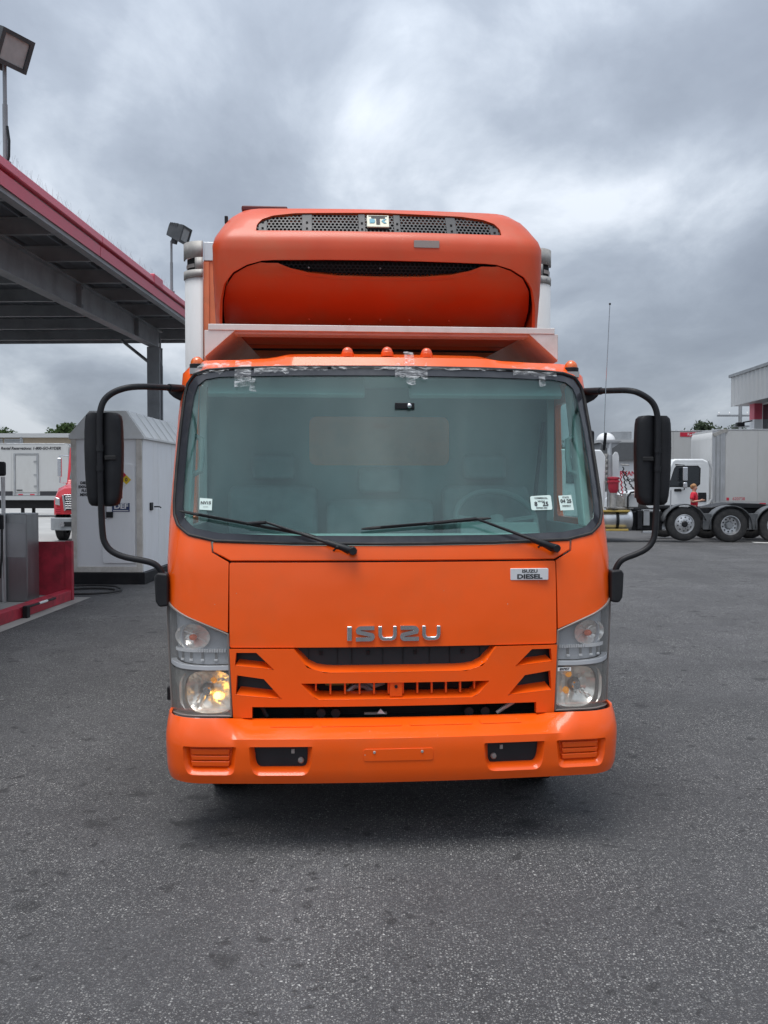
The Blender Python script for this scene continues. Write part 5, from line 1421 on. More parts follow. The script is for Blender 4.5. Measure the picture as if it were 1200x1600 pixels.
    # outer lenses
    ul = m_([(.803, .856), (.9, .853), (1.05, .859), (1.162, .872), (1.162, 1.09), (1.143, 1.146), (1.0, 1.080), (.806, 1.000)])
    patch('upper_lens', S_cab, ul, [], M_LENSF, root, .002, .004, .035, .002)
    ll = m_([(.787, .611), (1.138, .611), (1.161, .840), (1.05, .827), (.9, .821), (.797, .823)])
    patch('lower_lens', S_cab, ll, [], M_LENS, root, .003, .004, .035, .002)
    # dull edge frame
    edge = [SP(S_cab, u, z, .003) for u, z in dens(m_([(.787, .611), (1.138, .611), (1.162, .85), (1.162, 1.09), (1.143, 1.147), (1.0, 1.081), (.805, 1.001), (.797, .84)]), .03)]
    MB().tube(edge, .0055, 6, True).build('lens_frame', M_LENSFR, root)
    return root
M_BULBL = pmat('bulb_lit', (0.9, 0.45, 0.06), 0.2, emit=((1.0, 0.50, 0.08), 6.0))
M_BULBR = pmat('bulb_dim', (0.9, 0.36, 0.05), 0.2, emit=((1.0, 0.42, 0.08), 0.15))
M_BULB2 = pmat('bulb_red_orange', (0.80, 0.16, 0.06), 0.25, coat=0.4)
M_LENSFR = pmat('lens_frame_grey', (0.20, 0.17, 0.155), 0.4, var=0.1)
hl_l = headlight(-1)
hl_r = headlight(1)
# yard sticker on the right lamp
pst = [(.800, .803), (.868, .802), (.868, .820), (.800, .821)]
st = patch('stock_sticker', S_cab, pst, [], M_WHITEP, hl_r, .0065, .001, .05, 0)
pp = SP(S_cab, .834, .8115, .008)
text('stock_number', '897957', .017, M_INK, hl_r, (pp.x, pp.y, pp.z), rot=(PI / 2, 0, rad(9)), bold=.0003)

# ---------------------------------------------------------------- bumper
ub = lambda z: u_at_y(BUM, z, .52)
bout = [(ub(.32), .313), (ub(.45), .45), (ub(.60), .599)]
bout = bout + [(-u, z) for u, z in reversed(bout)]
fog = rounded([(.402, .507), (.694, .507), (.690, .43), (.672, .372), (.425, .372), (.406, .43)], [.008, .008, .02, .03, .03, .02])
sid = rounded([(.752, .507), (1.005, .507), (1.003, .44), (.985, .374), (.765, .374)], [.01, .01, .02, .03, .03])
bmp = patch('bumper', S_bum, bout, [fog, mir(fog), sid, mir(sid)], M_ORANGE, TR, 0, .012, .035, .004)
for m_ in (lambda p: p, mir):
    innerf = rounded([(.424, .503), (.676, .503), (.668, .43), (.655, .400), (.436, .400), (.426, .43)], [.004, .004, .01, .015, .015, .01])
    A_ = dens(m_(innerf), .02); B_ = dens(m_(fog), .02)
    def ringstrip(name, a, offa, b, offb, mat, par):
        n = 72
        def res(pl):
            L_ = [0]
            for i in range(len(pl)):
                q0, q1 = pl[i], pl[(i + 1) % len(pl)]
                L_.append(L_[-1] + math.hypot(q1[0] - q0[0], q1[1] - q0[1]))
            out = []
            for k in range(n):
                d = L_[-1] * k / n
                i = 0
                while L_[i + 1] < d: i += 1
                t = (d - L_[i]) / max(1e-9, L_[i + 1] - L_[i])
                q0, q1 = pl[i], pl[(i + 1) % len(pl)]
                out.append((q0[0] + (q1[0] - q0[0]) * t, q0[1] + (q1[1] - q0[1]) * t))
            return out
        Aq, Bq = res(a), res(b)
        rows = [[SP(S_bum, *p_, offa - .05) for p_ in Aq], [SP(S_bum, *p_, offa) for p_ in Aq], [SP(S_bum, *p_, offb) for p_ in Bq], [SP(S_bum, *p_, offb - .008) for p_ in Bq]]
        return MB().grid(rows, True).build(name, mat, par, ang=50)
    ringstrip('fog_recess', m_(innerf), -.03, m_(fog), -.001, M_ORANGE, bmp)
    fb = patch('fog_blank', S_bum, m_([(.40, .505), (.70, .505), (.69, .39), (.41, .39)]), [], M_GRILLEPL, bmp, -.05, .012, .04, 0)
    us_ = m_([(.64, 0)])[0][0] if m_([(1, 0)])[0][0] > 0 else -.455
    us_ = .455 if m_([(1, 0)])[0][0] > 0 else -.455
    p_ = S_bum(us_, .43)
    MB().lathe([(.001, -.012), (.008, -.012), (.014, -.006), (.015, .006)], (p_.x, p_.y + .045, .432), 'y', 14).build('tow_bolt', M_CAST, fb)
    MB().box(p_.x + (.03 if us_ > 0 else -.045), p_.x + (.045 if us_ > 0 else -.03), p_.y + .042, p_.y + .052, .465, .485).build('clip', M_CAST, fb, ang=0)
    inners = rounded([(.775, .500), (.988, .500), (.985, .45), (.972, .402), (.786, .402)], [.008, .008, .01, .02, .02])
    ringstrip('marker_recess', m_(inners), -.028, m_(sid), -.001, M_ORANGE, bmp)
    mkb = patch('marker_blank', S_bum, m_([(.77, .505), (.992, .505), (.98, .395), (.78, .395)]), [], M_ORANGE, bmp, -.034, .012, .04, 0)
    for z0, z1 in ((.410, .434), (.439, .460), (.465, .492)):
        patch('marker_rib', S_bum, m_([(.79, z0), (.968, z0), (.974, z1), (.785, z1)]), [], M_ORANGE, mkb, -.018, .02, .04, .004)
for u0, u1 in ((-.60, -.40), (-.36, .02), (.06, .36), (.40, .60)):
    patch('step_pad', S_bum, rounded([(u0, .5775), (u1, .5775), (u1, .589), (u0, .589)], .004), [], M_ORANGE, bmp, .003, .004, .04, .0015)
pl_ = patch('plate_pad', S_bum, rounded([(-.165, .437), (.160, .437), (.160, .493), (-.165, .493)], .012), [], M_ORANGE, bmp, .0035, .006, .05, .002)
for x in (-.115, .108):
    MB().lathe([(.0005, -.004), (.005, -.004), (.007, 0)], (x, S_bum(x, .476).y - .003, .478), 'y', 10).build('plate_screw', M_CAST, pl_)
patch('bumper_back', S_bum, [(-1.0, .33), (1.0, .33), (1.0, .57), (-1.0, .57)], [], M_DARK, bmp, -.075, .01, .08, 0)
for s in (-1, 1):
    MB().box(s * .93 - .13, s * .93 + .13, .20, .26, .578, .604).build('lamp_bracket', M_STEEL if s < 0 else M_BLACK, TR, bevel=.004)
    MB().box(s * .93 - .12, s * .93 + .12, .27, .40, .52, .605).build('corner_bracket', M_BLACK, TR, ang=0)
    MB().lathe([(.001, -.006), (.006, -.006), (.008, .002)], (s * .86, .198, .592), 'y', 8).build('bracket_screw', M_CAST, TR)

# ---------------------------------------------------------------- wipers
def wiper(base, knee, b0, b1):
    w0, w1 = SP(S_cab, *base, .035), SP(S_cab, *knee, .05)
    dxy = (w1 - w0)
    arm = MB().tube([w0 - dxy.normalized() * .015 + Vector((0, 0, -.004)), w0, w0.lerp(w1, .30), w0.lerp(w1, .32), w1], [.016, .018, .014, .008, .006], 10).build('wiper_arm', M_BLACK, TR)
    MB().lathe([(.001, -.02), (.017, -.02), (.02, -.01), (.02, .04)], tuple(w0 + Vector((0, .0, 0))), 'y', 14).build('pivot_cap', M_BLACK, arm)
    pts = [SP(S_cab, b0[0] + (b1[0] - b0[0]) * t / 14, b0[1] + (b1[1] - b0[1]) * t / 14, .020) for t in range(15)]
    MB().tube(pts, [.004] + [.008] * 13 + [.004], 8).build('wiper_blade', M_RUBBER, arm)
    pts2 = [p_ + Vector((0, -.012, .004)) for p_ in pts[2:13]]
    MB().tube(pts2, .0045, 6).build('blade_spine', M_BLACK, arm)
    q0, q1 = pts[7], w1
    MB().tube([q0 + Vector((0, -.01, 0)), q1], .009, 8).build('blade_clip', M_BLACK, arm)
    pb = w0 + Vector((-.075 if knee[0] < base[0] else .075, .0, .018))
    MB().tube([w0 + Vector((-.02, .01, -.012)), pb + Vector((0, .01, 0)), w0.lerp(w1, .22) + Vector((0, .012, -.03))], .006, 6).build('washer_hose', M_BLACK, arm)
    MB().sphere(tuple(pb), .011, 10, 6).build('washer_joint', M_BLACK, arm)
wiper((-.205, 1.392), (-.62, 1.520), (-1.045, 1.582), (-.38, 1.462))
wiper((.795, 1.396), (.40, 1.534), (-.162, 1.497), (.478, 1.546))

# ---------------------------------------------------------------- stickers, tape, camera bracket on the glass
def sticker(name, poly, lines, mat=M_STICK):
    o = patch(name, S_cab, poly, [], mat, wsg, -.0035, .001, .05, 0)
    for txt, u, z, sz, bo in lines:
        p_ = SP(S_cab, u, z, -.0015)
        n_ = nrm(S_cab, u, z)
        t = text('sticker_print', txt, sz, M_INK, o, (p_.x, p_.y, p_.z), rot=(PI / 2 - math.asin(max(-1, min(1, n_.z))), 0, math.atan2(n_.x, -n_.y)), extrude=.0003, bold=bo)
    return o
sticker('inspection_sticker', [(-.955, 1.598), (-.893, 1.594), (-.893, 1.650), (-.955, 1.655)], [('NV15', -.924, 1.630, .022, .0006), ('-----', -.924, 1.612, .016, 0)])
sticker('inspection_sticker', rounded([(.697, 1.592), (.808, 1.594), (.806, 1.668), (.696, 1.662)], .01), [('8   25', .752, 1.622, .032, .0008), ('COMMERCIAL', .752, 1.652, .011, .0002), ('VEHICLE', .752, 1.636, .010, .0002), ('EXPIRES 2025', .752, 1.603, .010, .0002)])
sticker('inspection_sticker', [(.850, 1.590), (.922, 1.592), (.915, 1.668), (.846, 1.664)], [('04 25', .883, 1.636, .026, .0008), ('STATE', .883, 1.655, .012, .0002), ('INSPECT', .884, 1.612, .012, .0002)])
cb_ = MB().box(.025, .125, .50, .52, 2.108, 2.140).build('camera_bracket', M_BLACK, wsg, bevel=.003)
MB().sphere((.098, .498, 2.124), .014, 10, 6).build('camera_mount', M_CHROME, cb_)
rt_ = random.Random(11)
def tape(pl, off=.006):
    patch('clear_tape', S_cab, pl, [], M_TAPE, wsg, off, .0008, .03, 0)
def ragged(u0, u1, z0, z1, n=14, j=.010):
    up_ = [(u0 + (u1 - u0) * k / n, z1 + rt_.uniform(-j, j)) for k in range(n + 1)]
    lo_ = [(u0 + (u1 - u0) * k / n, z0 + rt_.uniform(-j, j)) for k in range(n + 1)]
    return lo_ + up_[::-1]
tape(ragged(-1.02, -.83, 2.300, 2.352, 8, .012))
tape(ragged(-.80, -.715, 2.225, 2.362, 5, .006))
tape([(-.725, 2.20), (-.685, 2.195), (-.70, 2.235), (-.69, 2.265), (-.71, 2.27)])
tape(ragged(-.70, -.52, 2.298, 2.332, 10, .008), .0075)
tape(ragged(-.52, -.32, 2.312, 2.332, 12, .005), .0075)
tape(ragged(-.30, .03, 2.317, 2.331, 16, .004), .0075)
tape(ragged(.03, .20, 2.275, 2.340, 9, .012), .0075)
tape(ragged(.085, .135, 2.24, 2.395, 3, .008), .009)
tape(ragged(.20, .62, 2.317, 2.331, 18, .004), .0075)
tape(ragged(.66, .90, 2.296, 2.338, 10, .010), .0075)
tape(ragged(.80, .835, 2.24, 2.30, 3, .006), .006)

# ---------------------------------------------------------------- mirrors on tubular arms
def mirror(sg):
    pts = [(1.10, .72, 2.226), (1.16, .52, 2.212), (1.24, .35, 2.198), (1.31, .345, 2.176), (1.362, .34, 2.138), (1.383, .335, 2.085), (1.388, .335, 2.02), (1.386, .335, 1.74), (1.380, .335, 1.48), (1.365, .335, 1.425), (1.33, .335, 1.388), (1.27, .335, 1.363), (1.19, .335, 1.345), (1.155, .338, 1.325), (1.135, .345, 1.285), (1.132, .35, 1.26)]
    # smooth by subdividing
    P = [Vector((sg * a - .04 * sm((a - 1.13) / .17), b, c)) for a, b, c in pts]
    for _ in range(2):
        Q = [P[0]]
        for i in range(len(P) - 1):
            Q.append(P[i].lerp(P[i + 1], .25)); Q.append(P[i].lerp(P[i + 1], .75))
        Q.append(P[-1]); P = Q
    arm = MB().tube([tuple(p_) for p_ in P], .0155, 12).build('mirror_arm', M_BLACK, TR)
    br_ = MB().prism([(1.03, 2.238), (1.075, 2.240), (1.155, 2.232), (1.158, 2.205), (1.13, 2.18), (1.07, 2.15), (1.03, 2.10)] if sg > 0 else [(-1.03, 2.238), (-1.075, 2.240), (-1.155, 2.232), (-1.158, 2.205), (-1.13, 2.18), (-1.07, 2.15), (-1.03, 2.10)], 'y', .70, .80).build('arm_bracket', M_BLACK, arm, bevel=.012)
    MB().tube([(sg * 1.08, .72, 2.226), (sg * 1.135, .60, 2.218)], .02, 10).build('arm_socket', M_BLACK, arm)
    MB().prism([(sg * 1.10, 1.285), (sg * 1.155, 1.292), (sg * 1.168, 1.27), (sg * 1.162, 1.15), (sg * 1.145, 1.122), (sg * 1.10, 1.128)], 'y', .30, .40).build('lower_bracket', M_BLACK, arm, bevel=.012, seg=3)
    MX = sg * 1.376 - .04
    rows = []
    zs = [1.612, 1.616, 1.63, 1.66, 1.72, 1.80, 1.90, 1.98, 2.03, 2.055, 2.069, 2.073]
    ws = [.030, .060, .072, .080, .0865, .0905, .0925, .091, .088, .083, .068, .03]
    for z, w in zip(zs, ws):
        row = []
        for k in range(32):
            a = 2 * PI * k / 32
            c_, s_ = math.cos(a), math.sin(a)
            e = 2 / 4.0
            x = w * (abs(c_) ** e) * (1 if c_ > 0 else -1)
            y = (.055 if s_ < 0 else .035) * (min(1, w / .07)) * (abs(s_) ** e) * (1 if s_ > 0 else -1)
            # vertical hollow where the tube runs, and a swept facet
            if s_ < 0:
                xa = x * sg
                y += .030 * math.exp(-((xa - .010) / .022) ** 2)
            row.append((MX + x, .385 + y, z))
        rows.append(row)
    hb = MB().grid(rows, True)
    hb.add(rows[0], [tuple(range(32))]); hb.add(rows[-1], [tuple(range(31, -1, -1))])
    ho = hb.build('mirror_housing', M_BLACK, TR, ang=50)
    MB().box(MX - .078, MX + .078, .418, .424, 1.65, 2.04).build('mirror_glass', M_CHROME, ho, bevel=.002)
    sx0 = -sg
    MB().box(MX - sg * .012 - (.055 if sg > 0 else 0), MX - sg * .012 + (0 if sg > 0 else .055), .325, .345, 1.838, 1.860).build('hinge_slot', M_DARK, ho, bevel=.004)
    for z in (1.80, 1.895):
        MB().tube([(sg * 1.387 - .04, .335, z - .014), (sg * 1.387 - .04, .335, z + .014)], .019, 12).build('arm_clamp', M_BLACK, arm)
mirror(-1)
mirror(1)
# aerial on the right A pillar
ae = MB().tube([(1.128, .52, 1.90), (1.130, .50, 1.99)], .008, 8).build('aerial_base', M_BLACK, TR)
MB().tube([(1.124, .51, 1.93), (1.128, .50, 2.2), (1.137, .49, 2.47), (1.143, .485, 2.655)], .0022, 6).build('aerial_rod', M_CHROME, ae)
MB().sphere((1.143, .485, 2.657), .006, 8, 6).build('aerial_tip', M_BLACK, ae)
MB().box(1.112, 1.165, .80, .84, 1.85, 2.02).build('door_pull', M_BLACK, TR, bevel=.012)
MB().box(-1.135, -1.10, .46, .50, .63, .70).build('side_marker', M_BLACK, TR, bevel=.008)

# ---------------------------------------------------------------- roof marker lamps
for x, y, z in ((-1.005, .72, 2.352), (-.212, .71, 2.420), (.0, .71, 2.424), (.212, .71, 2.420), (1.005, .72, 2.352)):
    r_ = .030 if abs(x) < .5 else .036
    mk_ = MB().lathe([(r_ * 1.12, -.02), (r_ * 1.12, .0), (r_ * 1.0, .003)], (x, y, z), 'z', 20, True).build('marker_lamp', M_ORANGE if abs(x) < .5 else M_BLACK, TR)
    MB().sphere((x, y, z + .002), r_, 20, 8, 1.0 if abs(x) < .5 else 1.15, True).build('lamp_dome', M_ORANGELENS if abs(x) < .5 else M_AMBER, mk_)

# ---------------------------------------------------------------- cab interior
it = MB().prism([(.34, 1.0), (.34, 1.40), (.46, 1.455), (.66, 1.46), (.78, 1.40), (.80, 1.0)], 'x', -1.05, 1.05).build('dashboard', M_INT2, TR, bevel=.02)
MB().prism([(.70, 1.44), (.74, 1.52), (.86, 1.48), (.84, 1.38)], 'x', .40, .84).build('instrument_hood', M_INT, it, bevel=.02)
MB().box(-1.06, 1.06, .6, 1.33, .95, 1.0).build('cab_floor', M_INT, TR, ang=0)
def seat(x0, x1, zt):
    s_ = MB().prism([(.76, 1.10), (1.28, 1.08), (1.28, 1.20), (.78, 1.24)], 'x', x0, x1).build('seat', M_SEAT, TR, bevel=.04, seg=3)
    MB().prism([(1.08, 1.21), (1.24, 1.21), (1.31, zt), (1.22, zt + .02), (1.16, zt - .03)], 'x', x0 + .01, x1 - .01).build('seat_back', M_SEAT, s_, bevel=.05, seg=3)
    MB().prism([(1.21, zt + .05), (1.29, zt + .05), (1.30, zt + .20), (1.24, zt + .20)], 'x', (x0 + x1) / 2 - .13, (x0 + x1) / 2 + .13).build('head_rest', M_SEAT, s_, bevel=.03, seg=3)
seat(.36, .90, 1.70)
seat(-.90, -.36, 1.70)
seat(-.33, .33, 1.62)
sw = []
for k in range(32):
    a = 2 * PI * k / 32
    v = Vector((.225 * math.cos(a), .225 * math.sin(a), 0))
    v = Matrix.Rotation(rad(42), 3, 'X') @ v
    sw.append((.63 + v.x, .90 + v.y, 1.53 + v.z))
wh = MB().tube(sw, .016, 8, True).build('steering_wheel', M_INT, TR)
MB().tube([(.63, .90, 1.52), (.63, .74, 1.36)], .05, 10).build('steering_column', M_INT, wh)
MB().tube([sw[0], (.63, .91, 1.50), sw[16]], .02, 8).build('spokes', M_INT, wh)
for s in (-1, 1):
    MB().box(s * 1.045 - .02, s * 1.045 + .02, .55, 1.33, 1.0, 1.50).build('door_trim', M_INT, TR, ang=0)
    MB().prism([(.50, 1.50), (.62, 1.50), (.92, 2.26), (.80, 2.30)], 'x', s * 1.04 - .02, s * 1.04 + .02).build('pillar_trim_inner', M_INT2, TR, bevel=.01)
    MB().box(s * 1.045 - .02, s * 1.045 + .02, 1.305, 1.33, 1.5, 2.3).build('rear_pillar_trim', M_INT2, TR, ang=0)
    MB().tube([(s * 1.03, .66, 1.77), (s * .985, .66, 1.79), (s * .98, .68, 1.86), (s * .985, .71, 1.96), (s * 1.03, .73, 1.98)], .016, 8).build('grab_handle', M_INT, TR)
MB().box(-1.04, 1.04, .68, 1.33, 2.30, 2.33).build('headliner', M_INT2, TR, ang=0)
for x0, x1 in ((-.95, -.12), (.12, .95)):
    MB().prism([(.68, 2.20), (.72, 2.18), (.80, 2.29), (.76, 2.295)], 'x', x0, x1).build('sun_visor', M_INT2, TR, bevel=.01)
MB().tube([(1.0, 1.31, 2.1), (.96, 1.30, 1.75), (.90, 1.18, 1.4)], .012, 6).build('seat_belt', M_BLACK, TR)

# ---------------------------------------------------------------- chassis and wheels
for s in (-1, 1):
    MB().box(s * .37 - .04, s * .37 + .04, .4, 7.2, .55, .78).build('chassis_rail', M_BLACK, TR, ang=0)
    wheel(TR, (s * .865, 1.10, .395), .395, .225, 'x', s, 'convex', 6, M_STEEL, 'front_wheel')
    for dx in (.93, .66):
        wheel(TR, (s * dx, 4.9, .395), .395, .225, 'x', s, 'dual', 6, M_STEEL, 'rear_wheel')
MB().tube([(-.9, 1.10, .40), (.9, 1.10, .40)], .055, 10).build('front_axle', M_BLACK, TR)
MB().tube([(-.9, 4.9, .40), (.9, 4.9, .40)], .08, 10).build('rear_axle', M_BLACK, TR)
MB().box(-.30, .30, .75, 1.7, .42, 1.0).build('engine', M_BLACK, TR, bevel=.04)
MB().box(-.95, -.45, 2.2, 3.1, .45, .85).build('tank', M_BLACK, TR, bevel=.05)

# ---------------------------------------------------------------- insulated box
FY = 2.05
bx = MB().box(-1.09, 1.09, FY, 6.9, 1.0, 3.285).build('cargo_box', M_ORANGE3, TR, ang=0)
for s in (-1, 1):
    MB().box(s * 1.21 - .0, s * 1.21 + (.004 if s > 0 else -.004), FY + .13, 6.9, 1.0, 3.27).build('side_wall', M_WHITE, bx, ang=0)
    row = []
    for k in range(9):
        a = rad(90 * k / 8)
        row.append((s * (1.095 + .125 * math.sin(a)), FY + .11 - .125 * math.cos(a)))
    rows = [[(x, y, z) for x, y in row] for z in (1.0, 3.075)]
    cp = MB().grid(rows).build('corner_post', M_POST, bx, recalc=False)
    cp.modifiers.new('s', 'SOLIDIFY').thickness = .006
    # cast corner cap with recessed clearance lamp
    row2 = []
    for k in range(13):
        a = rad(90 * k / 12)
        row2.append((s * (1.093 + .130 * math.sin(a)), FY + .111 - .130 * math.cos(a)))
    def band(z0, z1, k0, k1, nm, mt_, off=0):
        o_ = MB().grid([[(x, y, z) for x, y in row2[k0:k1 + 1]] for z in (z0, z1)]).build(nm, mt_, cp, recalc=False)
        o_.modifiers.new('s', 'SOLIDIFY').thickness = .010
        return o_
    band(3.185, 3.292, 0, 12, 'cap_upper', M_CAST)
    band(3.055, 3.105, 0, 12, 'cap_lower', M_CAST)
    band(3.106, 3.184, 0, 3, 'cap_inner', M_CAST)
    for k in (2, 5, 8):
        MB().lathe([(.0005, -.004), (.006, -.004), (.007, .002)], (row2[k][0], row2[k][1] - .003, 3.085), 'y', 8).build('cap_bolt', M_STEEL, cp)
    MB().grid([[(x - s * .012, y + .012, z) for x, y in row2[3:]] for z in (3.10, 3.19)]).build('lamp_recess', M_DARK, cp, recalc=False)
    MB().grid([[(x - s * .007, y + .007, z) for x, y in row2[4:]] for z in (3.125, 3.15)]).build('clearance_lamp', M_SILVERTAG, cp, recalc=False)
    MB().box(s * 1.09 - (.10 if s > 0 else -.0), s * 1.09 + (0 if s > 0 else .10), FY - .012, FY + .02, 3.165, 3.288).build('top_plate', M_ALU, bx, bevel=.003)
    rv = MB()
    for k in range(24):
        rv.lathe([(.0005, -.005), (.004, -.0045), (.0075, 0)], (s * 1.072, FY - .0005, 2.35 + k * .035), 'y', 8)
    rv.build('rivets', M_ORANGE3, bx)
    MB().box(s * 1.075 - .018, s * 1.075 + .018, FY - .0085, FY - .0045, 1.0, 3.16).build('edge_strip', M_ORANGE3, bx, ang=0)
MB().box(-1.0, 1.0, FY - .012, FY - .001, 3.20, 3.289).build('top_rail', M_ALU, bx, bevel=.003)
MB().box(1.035, 1.065, FY - .03, FY - .005, 2.85, 2.90).build('latch', M_STEEL, bx, bevel=.004)
BS = 1.029
bx.scale = (1.029, 1.0, 1.0)
bx.location = (0.0, 0.0, 0.046)

# ---------------------------------------------------------------- refrigeration unit on the box front
RU = MB().box(-.93, .93, 1.70, FY - .004, 2.62, 3.33).build('cooling_unit', M_DARK, TR, ang=0)
rub_ = lambda z: u_at_y(REF, z, FY - .01)
ro = [(rub_(2.60), 2.605), (rub_(2.9), 2.9), (rub_(3.15), 3.15), (rub_(3.25), 3.25), (rub_(3.33), 3.33), (rub_(3.375), 3.375), (rub_(3.402), 3.402), (rub_(3.41), 3.41)]
archp = [(.962, 2.605), (.958, 2.70), (.945, 2.80), (.915, 2.89), (.86, 2.955), (.78, 2.998), (.69, 3.022), (.62, 3.026), (.3, 3.030), (0, 3.031)]
ug = [(.728, 3.206), (.724, 3.25), (.695, 3.29), (.63, 3.318), (.50, 3.337), (0, 3.349)]
ugf = [(-u, z) for u, z in ug] + [(u, z) for u, z in reversed(ug[:-1])]
ugf = rounded(ugf, .008, 2)
sh_out = ro + [(-u, z) for u, z in reversed(ro)] + [(-u, z) for u, z in archp[:-1]] + [(u, z) for u, z in reversed(archp)]
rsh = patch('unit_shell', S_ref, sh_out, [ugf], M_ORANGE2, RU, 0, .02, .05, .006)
tp_ = []
for k in range(30):
    u = rub_(3.41) * k / 29
    tp_.append((S_ref(u, 3.4098), S_ref(-u, 3.4098)))
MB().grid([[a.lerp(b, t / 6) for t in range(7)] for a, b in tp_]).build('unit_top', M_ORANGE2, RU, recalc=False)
MB().box(-.83, -.55, 1.50, 1.75, 3.39, 3.424).build('top_hatch', M_DKRED, RU, bevel=.01)
MB().box(-.925, -.905, 1.42, 1.45, 3.29, 3.335).build('hatch_catch', M_BLACK, RU, bevel=.004)
# lower bowl
lg = [(0, 2.938), (.25, 2.942), (.42, 2.957), (.53, 2.982), (.60, 3.010), (.625, 3.019)]
bo = [(.895, 2.602), (.93, 2.65), (.950, 2.72), (.938, 2.80), (.908, 2.887), (.855, 2.949), (.777, 2.990), (.70, 3.013)]
bo_u = []
for u, z in bo:
    bo_u.append((u, z))
bowl_out = bo_u + [(.665, 3.010)] + [(u, z) for u, z in reversed(lg)][1:] + [(-u, z) for u, z in lg[1:-1]] + [(-.665, 3.010)] + [(-u, z) for u, z in reversed(bo_u)]
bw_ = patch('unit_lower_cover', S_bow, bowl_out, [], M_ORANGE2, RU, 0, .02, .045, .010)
strip('grille_lip', S_bow, [(-.60, 3.004), (-.53, 2.976), (-.42, 2.951), (-.25, 2.936), (0, 2.932), (.25, 2.936), (.42, 2.951), (.53, 2.976), (.60, 3.004)], -.035, [(-.61, 2.999), (-.54, 2.966), (-.42, 2.939), (-.25, 2.926), (0, 2.922), (.25, 2.926), (.42, 2.939), (.54, 2.966), (.61, 2.999)], .002, M_ORANGE2, bw_)
for x in (-.42, -.17, .02, .20, .45):
    p_ = SP(S_bow, x, 2.74, .001)
    MB().sphere(tuple(p_), .008, 8, 6).build('cover_screw', M_ORANGE2, bw_)
# honeycomb grilles: one ring of faces per cell
def honeycomb(S, poly, pitch, off, name, mat, parent, depth=.008, wall=.30):
    mb = MB()
    us = [p_[0] for p_ in poly]; zs = [p_[1] for p_ in poly]
    r_ = pitch / math.sqrt(3)
    dz = pitch * math.sqrt(3) / 2
    j = 0; z = min(zs)
    while z <= max(zs) + r_:
        u = min(us) + (pitch / 2 if j % 2 else 0)
        while u <= max(us):
            if inside((u, z), poly):
                O = []; I = []
                for k in range(6):
                    a = rad(60 * k + 30)
                    O.append((u + r_ * math.cos(a), z + r_ * math.sin(a)))
                    I.append((u + r_ * (1 - wall) * math.cos(a), z + r_ * (1 - wall) * math.sin(a)))
                rows = [[SP(S, *p_, off) for p_ in O], [SP(S, *p_, off) for p_ in I], [SP(S, *p_, off - depth) for p_ in I]]
                mb.grid(rows, True)
            u += pitch
        z += dz; j += 1
    return mb.build(name, mat, parent, ang=30, recalc=False)
ugm = patch('grille_recess', S_ref, [(-.76, 3.19), (.76, 3.19), (.73, 3.32), (.5, 3.37), (-.5, 3.37), (-.73, 3.32)], [], M_DARK, RU, -.075, .01, .06, 0)
hc = honeycomb(S_ref, [(u * 1.01, z) for u, z in [(-a, b) for a, b in ug] + list(reversed(ug[:-1]))], .0235, -.012, 'honeycomb_grille', M_GRILLEPL, RU)
for x0, x1 in ((-.46, -.40), (.40, .46), (-.125, -.085), (.085, .125), (-.715, -.665), (.665, .715)):
    zt = 3.344 if abs(x0) < .5 else 3.29
    patch('grille_strut', S_ref, [(x0, 3.205), (x1, 3.205), (x1, zt - (.03 if x1 > .5 else 0)), (x0, zt - (.03 if x0 < -.5 else 0))], [], M_GRILLEPL, hc, -.008, .008, .04, .002)
    for z in (3.228, 3.272):
        p_ = SP(S_ref, (x0 + x1) / 2, z, -.006)
        MB().box(p_.x - .006, p_.x + .006, p_.y - .004, p_.y + .006, p_.z - .006, p_.z + .006).build('strut_hole', M_DARK, hc, ang=0)
# lower honeycomb over a near-black backing below the crown
lgp = [(-.625, 3.024), (.625, 3.024)] + [(u, z) for u, z in reversed(lg)][1:] + [(-u, z) for u, z in lg[1:-1]]
honeycomb(S_bow, [(-.64, 3.03), (.64, 3.03), (.60, 3.0), (.45, 2.955), (0, 2.925), (-.45, 2.955), (-.60, 3.0)], .026, -.03, 'lower_honeycomb', M_BLACK, RU, .006, .22)
patch('lower_recess', S_bow, [(-.95, 3.029), (.95, 3.029), (.9, 2.90), (-.9, 2.90)], [], M_DARK, RU, -.06, .01, .06, 0)
for x in (-.42, .0, .0):
    p_ = SP(S_bow, x, 2.985, -.022)
    MB().sphere(tuple(p_), .006, 8, 6).build('grille_screw', M_STEEL, RU)
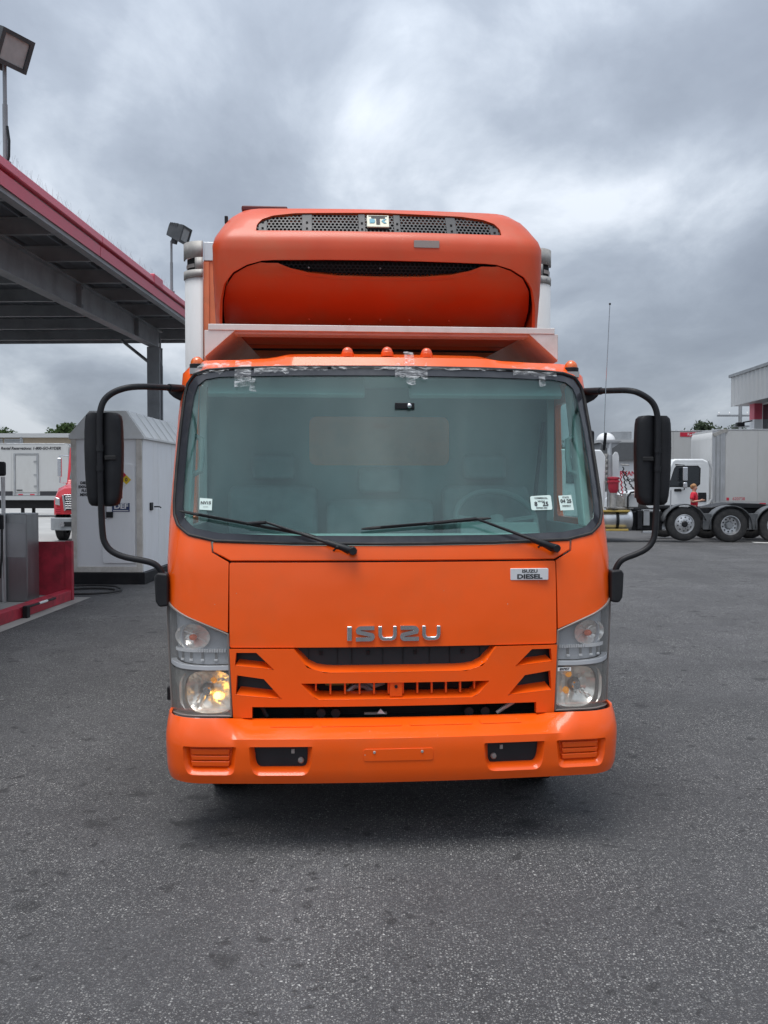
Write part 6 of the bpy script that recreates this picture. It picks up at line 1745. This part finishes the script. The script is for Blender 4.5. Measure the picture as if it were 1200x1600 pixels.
# emblem and data plate
def on_ref(u, z, off=0): return SP(S_ref, u, z, off)
p_ = on_ref(-.01, 3.274, .012)
n_ = nrm(S_ref, -.01, 3.274)
em = MB().box(-.066, .066, 0, .012, -.046, .046).build('emblem', M_CREAM, hc, bevel=.004)
em.location = p_; em.rotation_euler = (-math.asin(n_.z), 0, 0)
em.rotation_euler = (-rad(28), 0, 0)
def emb(poly, mt_): MB().prism(poly, 'y', -.003, .002).build('emblem_mark', mt_, em, ang=0)
emb([(-.040, .030), (.042, .030), (.042, .020), (.011, .020), (.011, -.028), (-.011, -.028), (-.011, .020), (-.040, .020)], M_INK)
emb([(-.050, .014), (-.024, .014), (-.018, .003), (-.018, -.008), (-.024, -.018), (-.050, -.018)], M_TEAL)
emb([(.020, -.002), (.034, .014), (.050, .014), (.034, -.002), (.050, -.018), (.034, -.018)], M_TEAL)
emb([(-.056, .038), (.056, .038), (.056, .035), (-.056, .035)], M_INK)
patch('data_plate', S_ref, rounded([(.195, 3.108), (.345, 3.108), (.345, 3.150), (.195, 3.150)], .006), [], M_SILVERTAG, rsh, .004, .004, .06, .001)

# ---------------------------------------------------------------- alloy shelf above the cab
sf = MB().box(-.972, .972, .94, .962, 2.572, 2.606).build('shelf_bar', M_SHELF, TR, bevel=.003)
MB().box(-.965, .965, .963, 1.48, 2.576, 2.586).build('shelf_plate', M_ORANGE2, sf, ang=0)  # lengthened to block light and coloured orange to redden the lower cover
for k in range(3):
    MB().box(-.95, .95, .985 + k * .05, .995 + k * .05, 2.560, 2.5755).build('shelf_rib', M_SHELF, sf, ang=0)
for s in (-1, 1):
    g = MB().prism([(s * .99, 2.5715), (s * .825, 2.5715), (s * .99, 2.425)], 'y', .945, .953).build('gusset', M_SHELF, sf, bevel=.002)
    MB().add([(s * .825, .954, 2.5710), (s * .99, .954, 2.4250), (s * .99, FY - .01, 2.36), (s * .75, FY - .01, 2.571), (s * .831, .954, 2.5712), (s * .994, .954, 2.431), (s * .994, FY - .01, 2.366), (s * .756, FY - .01, 2.5712)],
             [(0, 1, 2, 3), (4, 7, 6, 5), (0, 4, 5, 1), (1, 5, 6, 2), (2, 6, 7, 3), (3, 7, 4, 0)]).build('gusset_flange', M_SHELF, g, ang=0)
    MB().box(s * .992 - .002, s * .992 + .002, .954, FY - .02, 2.42, 2.572).build('shelf_side', M_SHELF, g, ang=0)
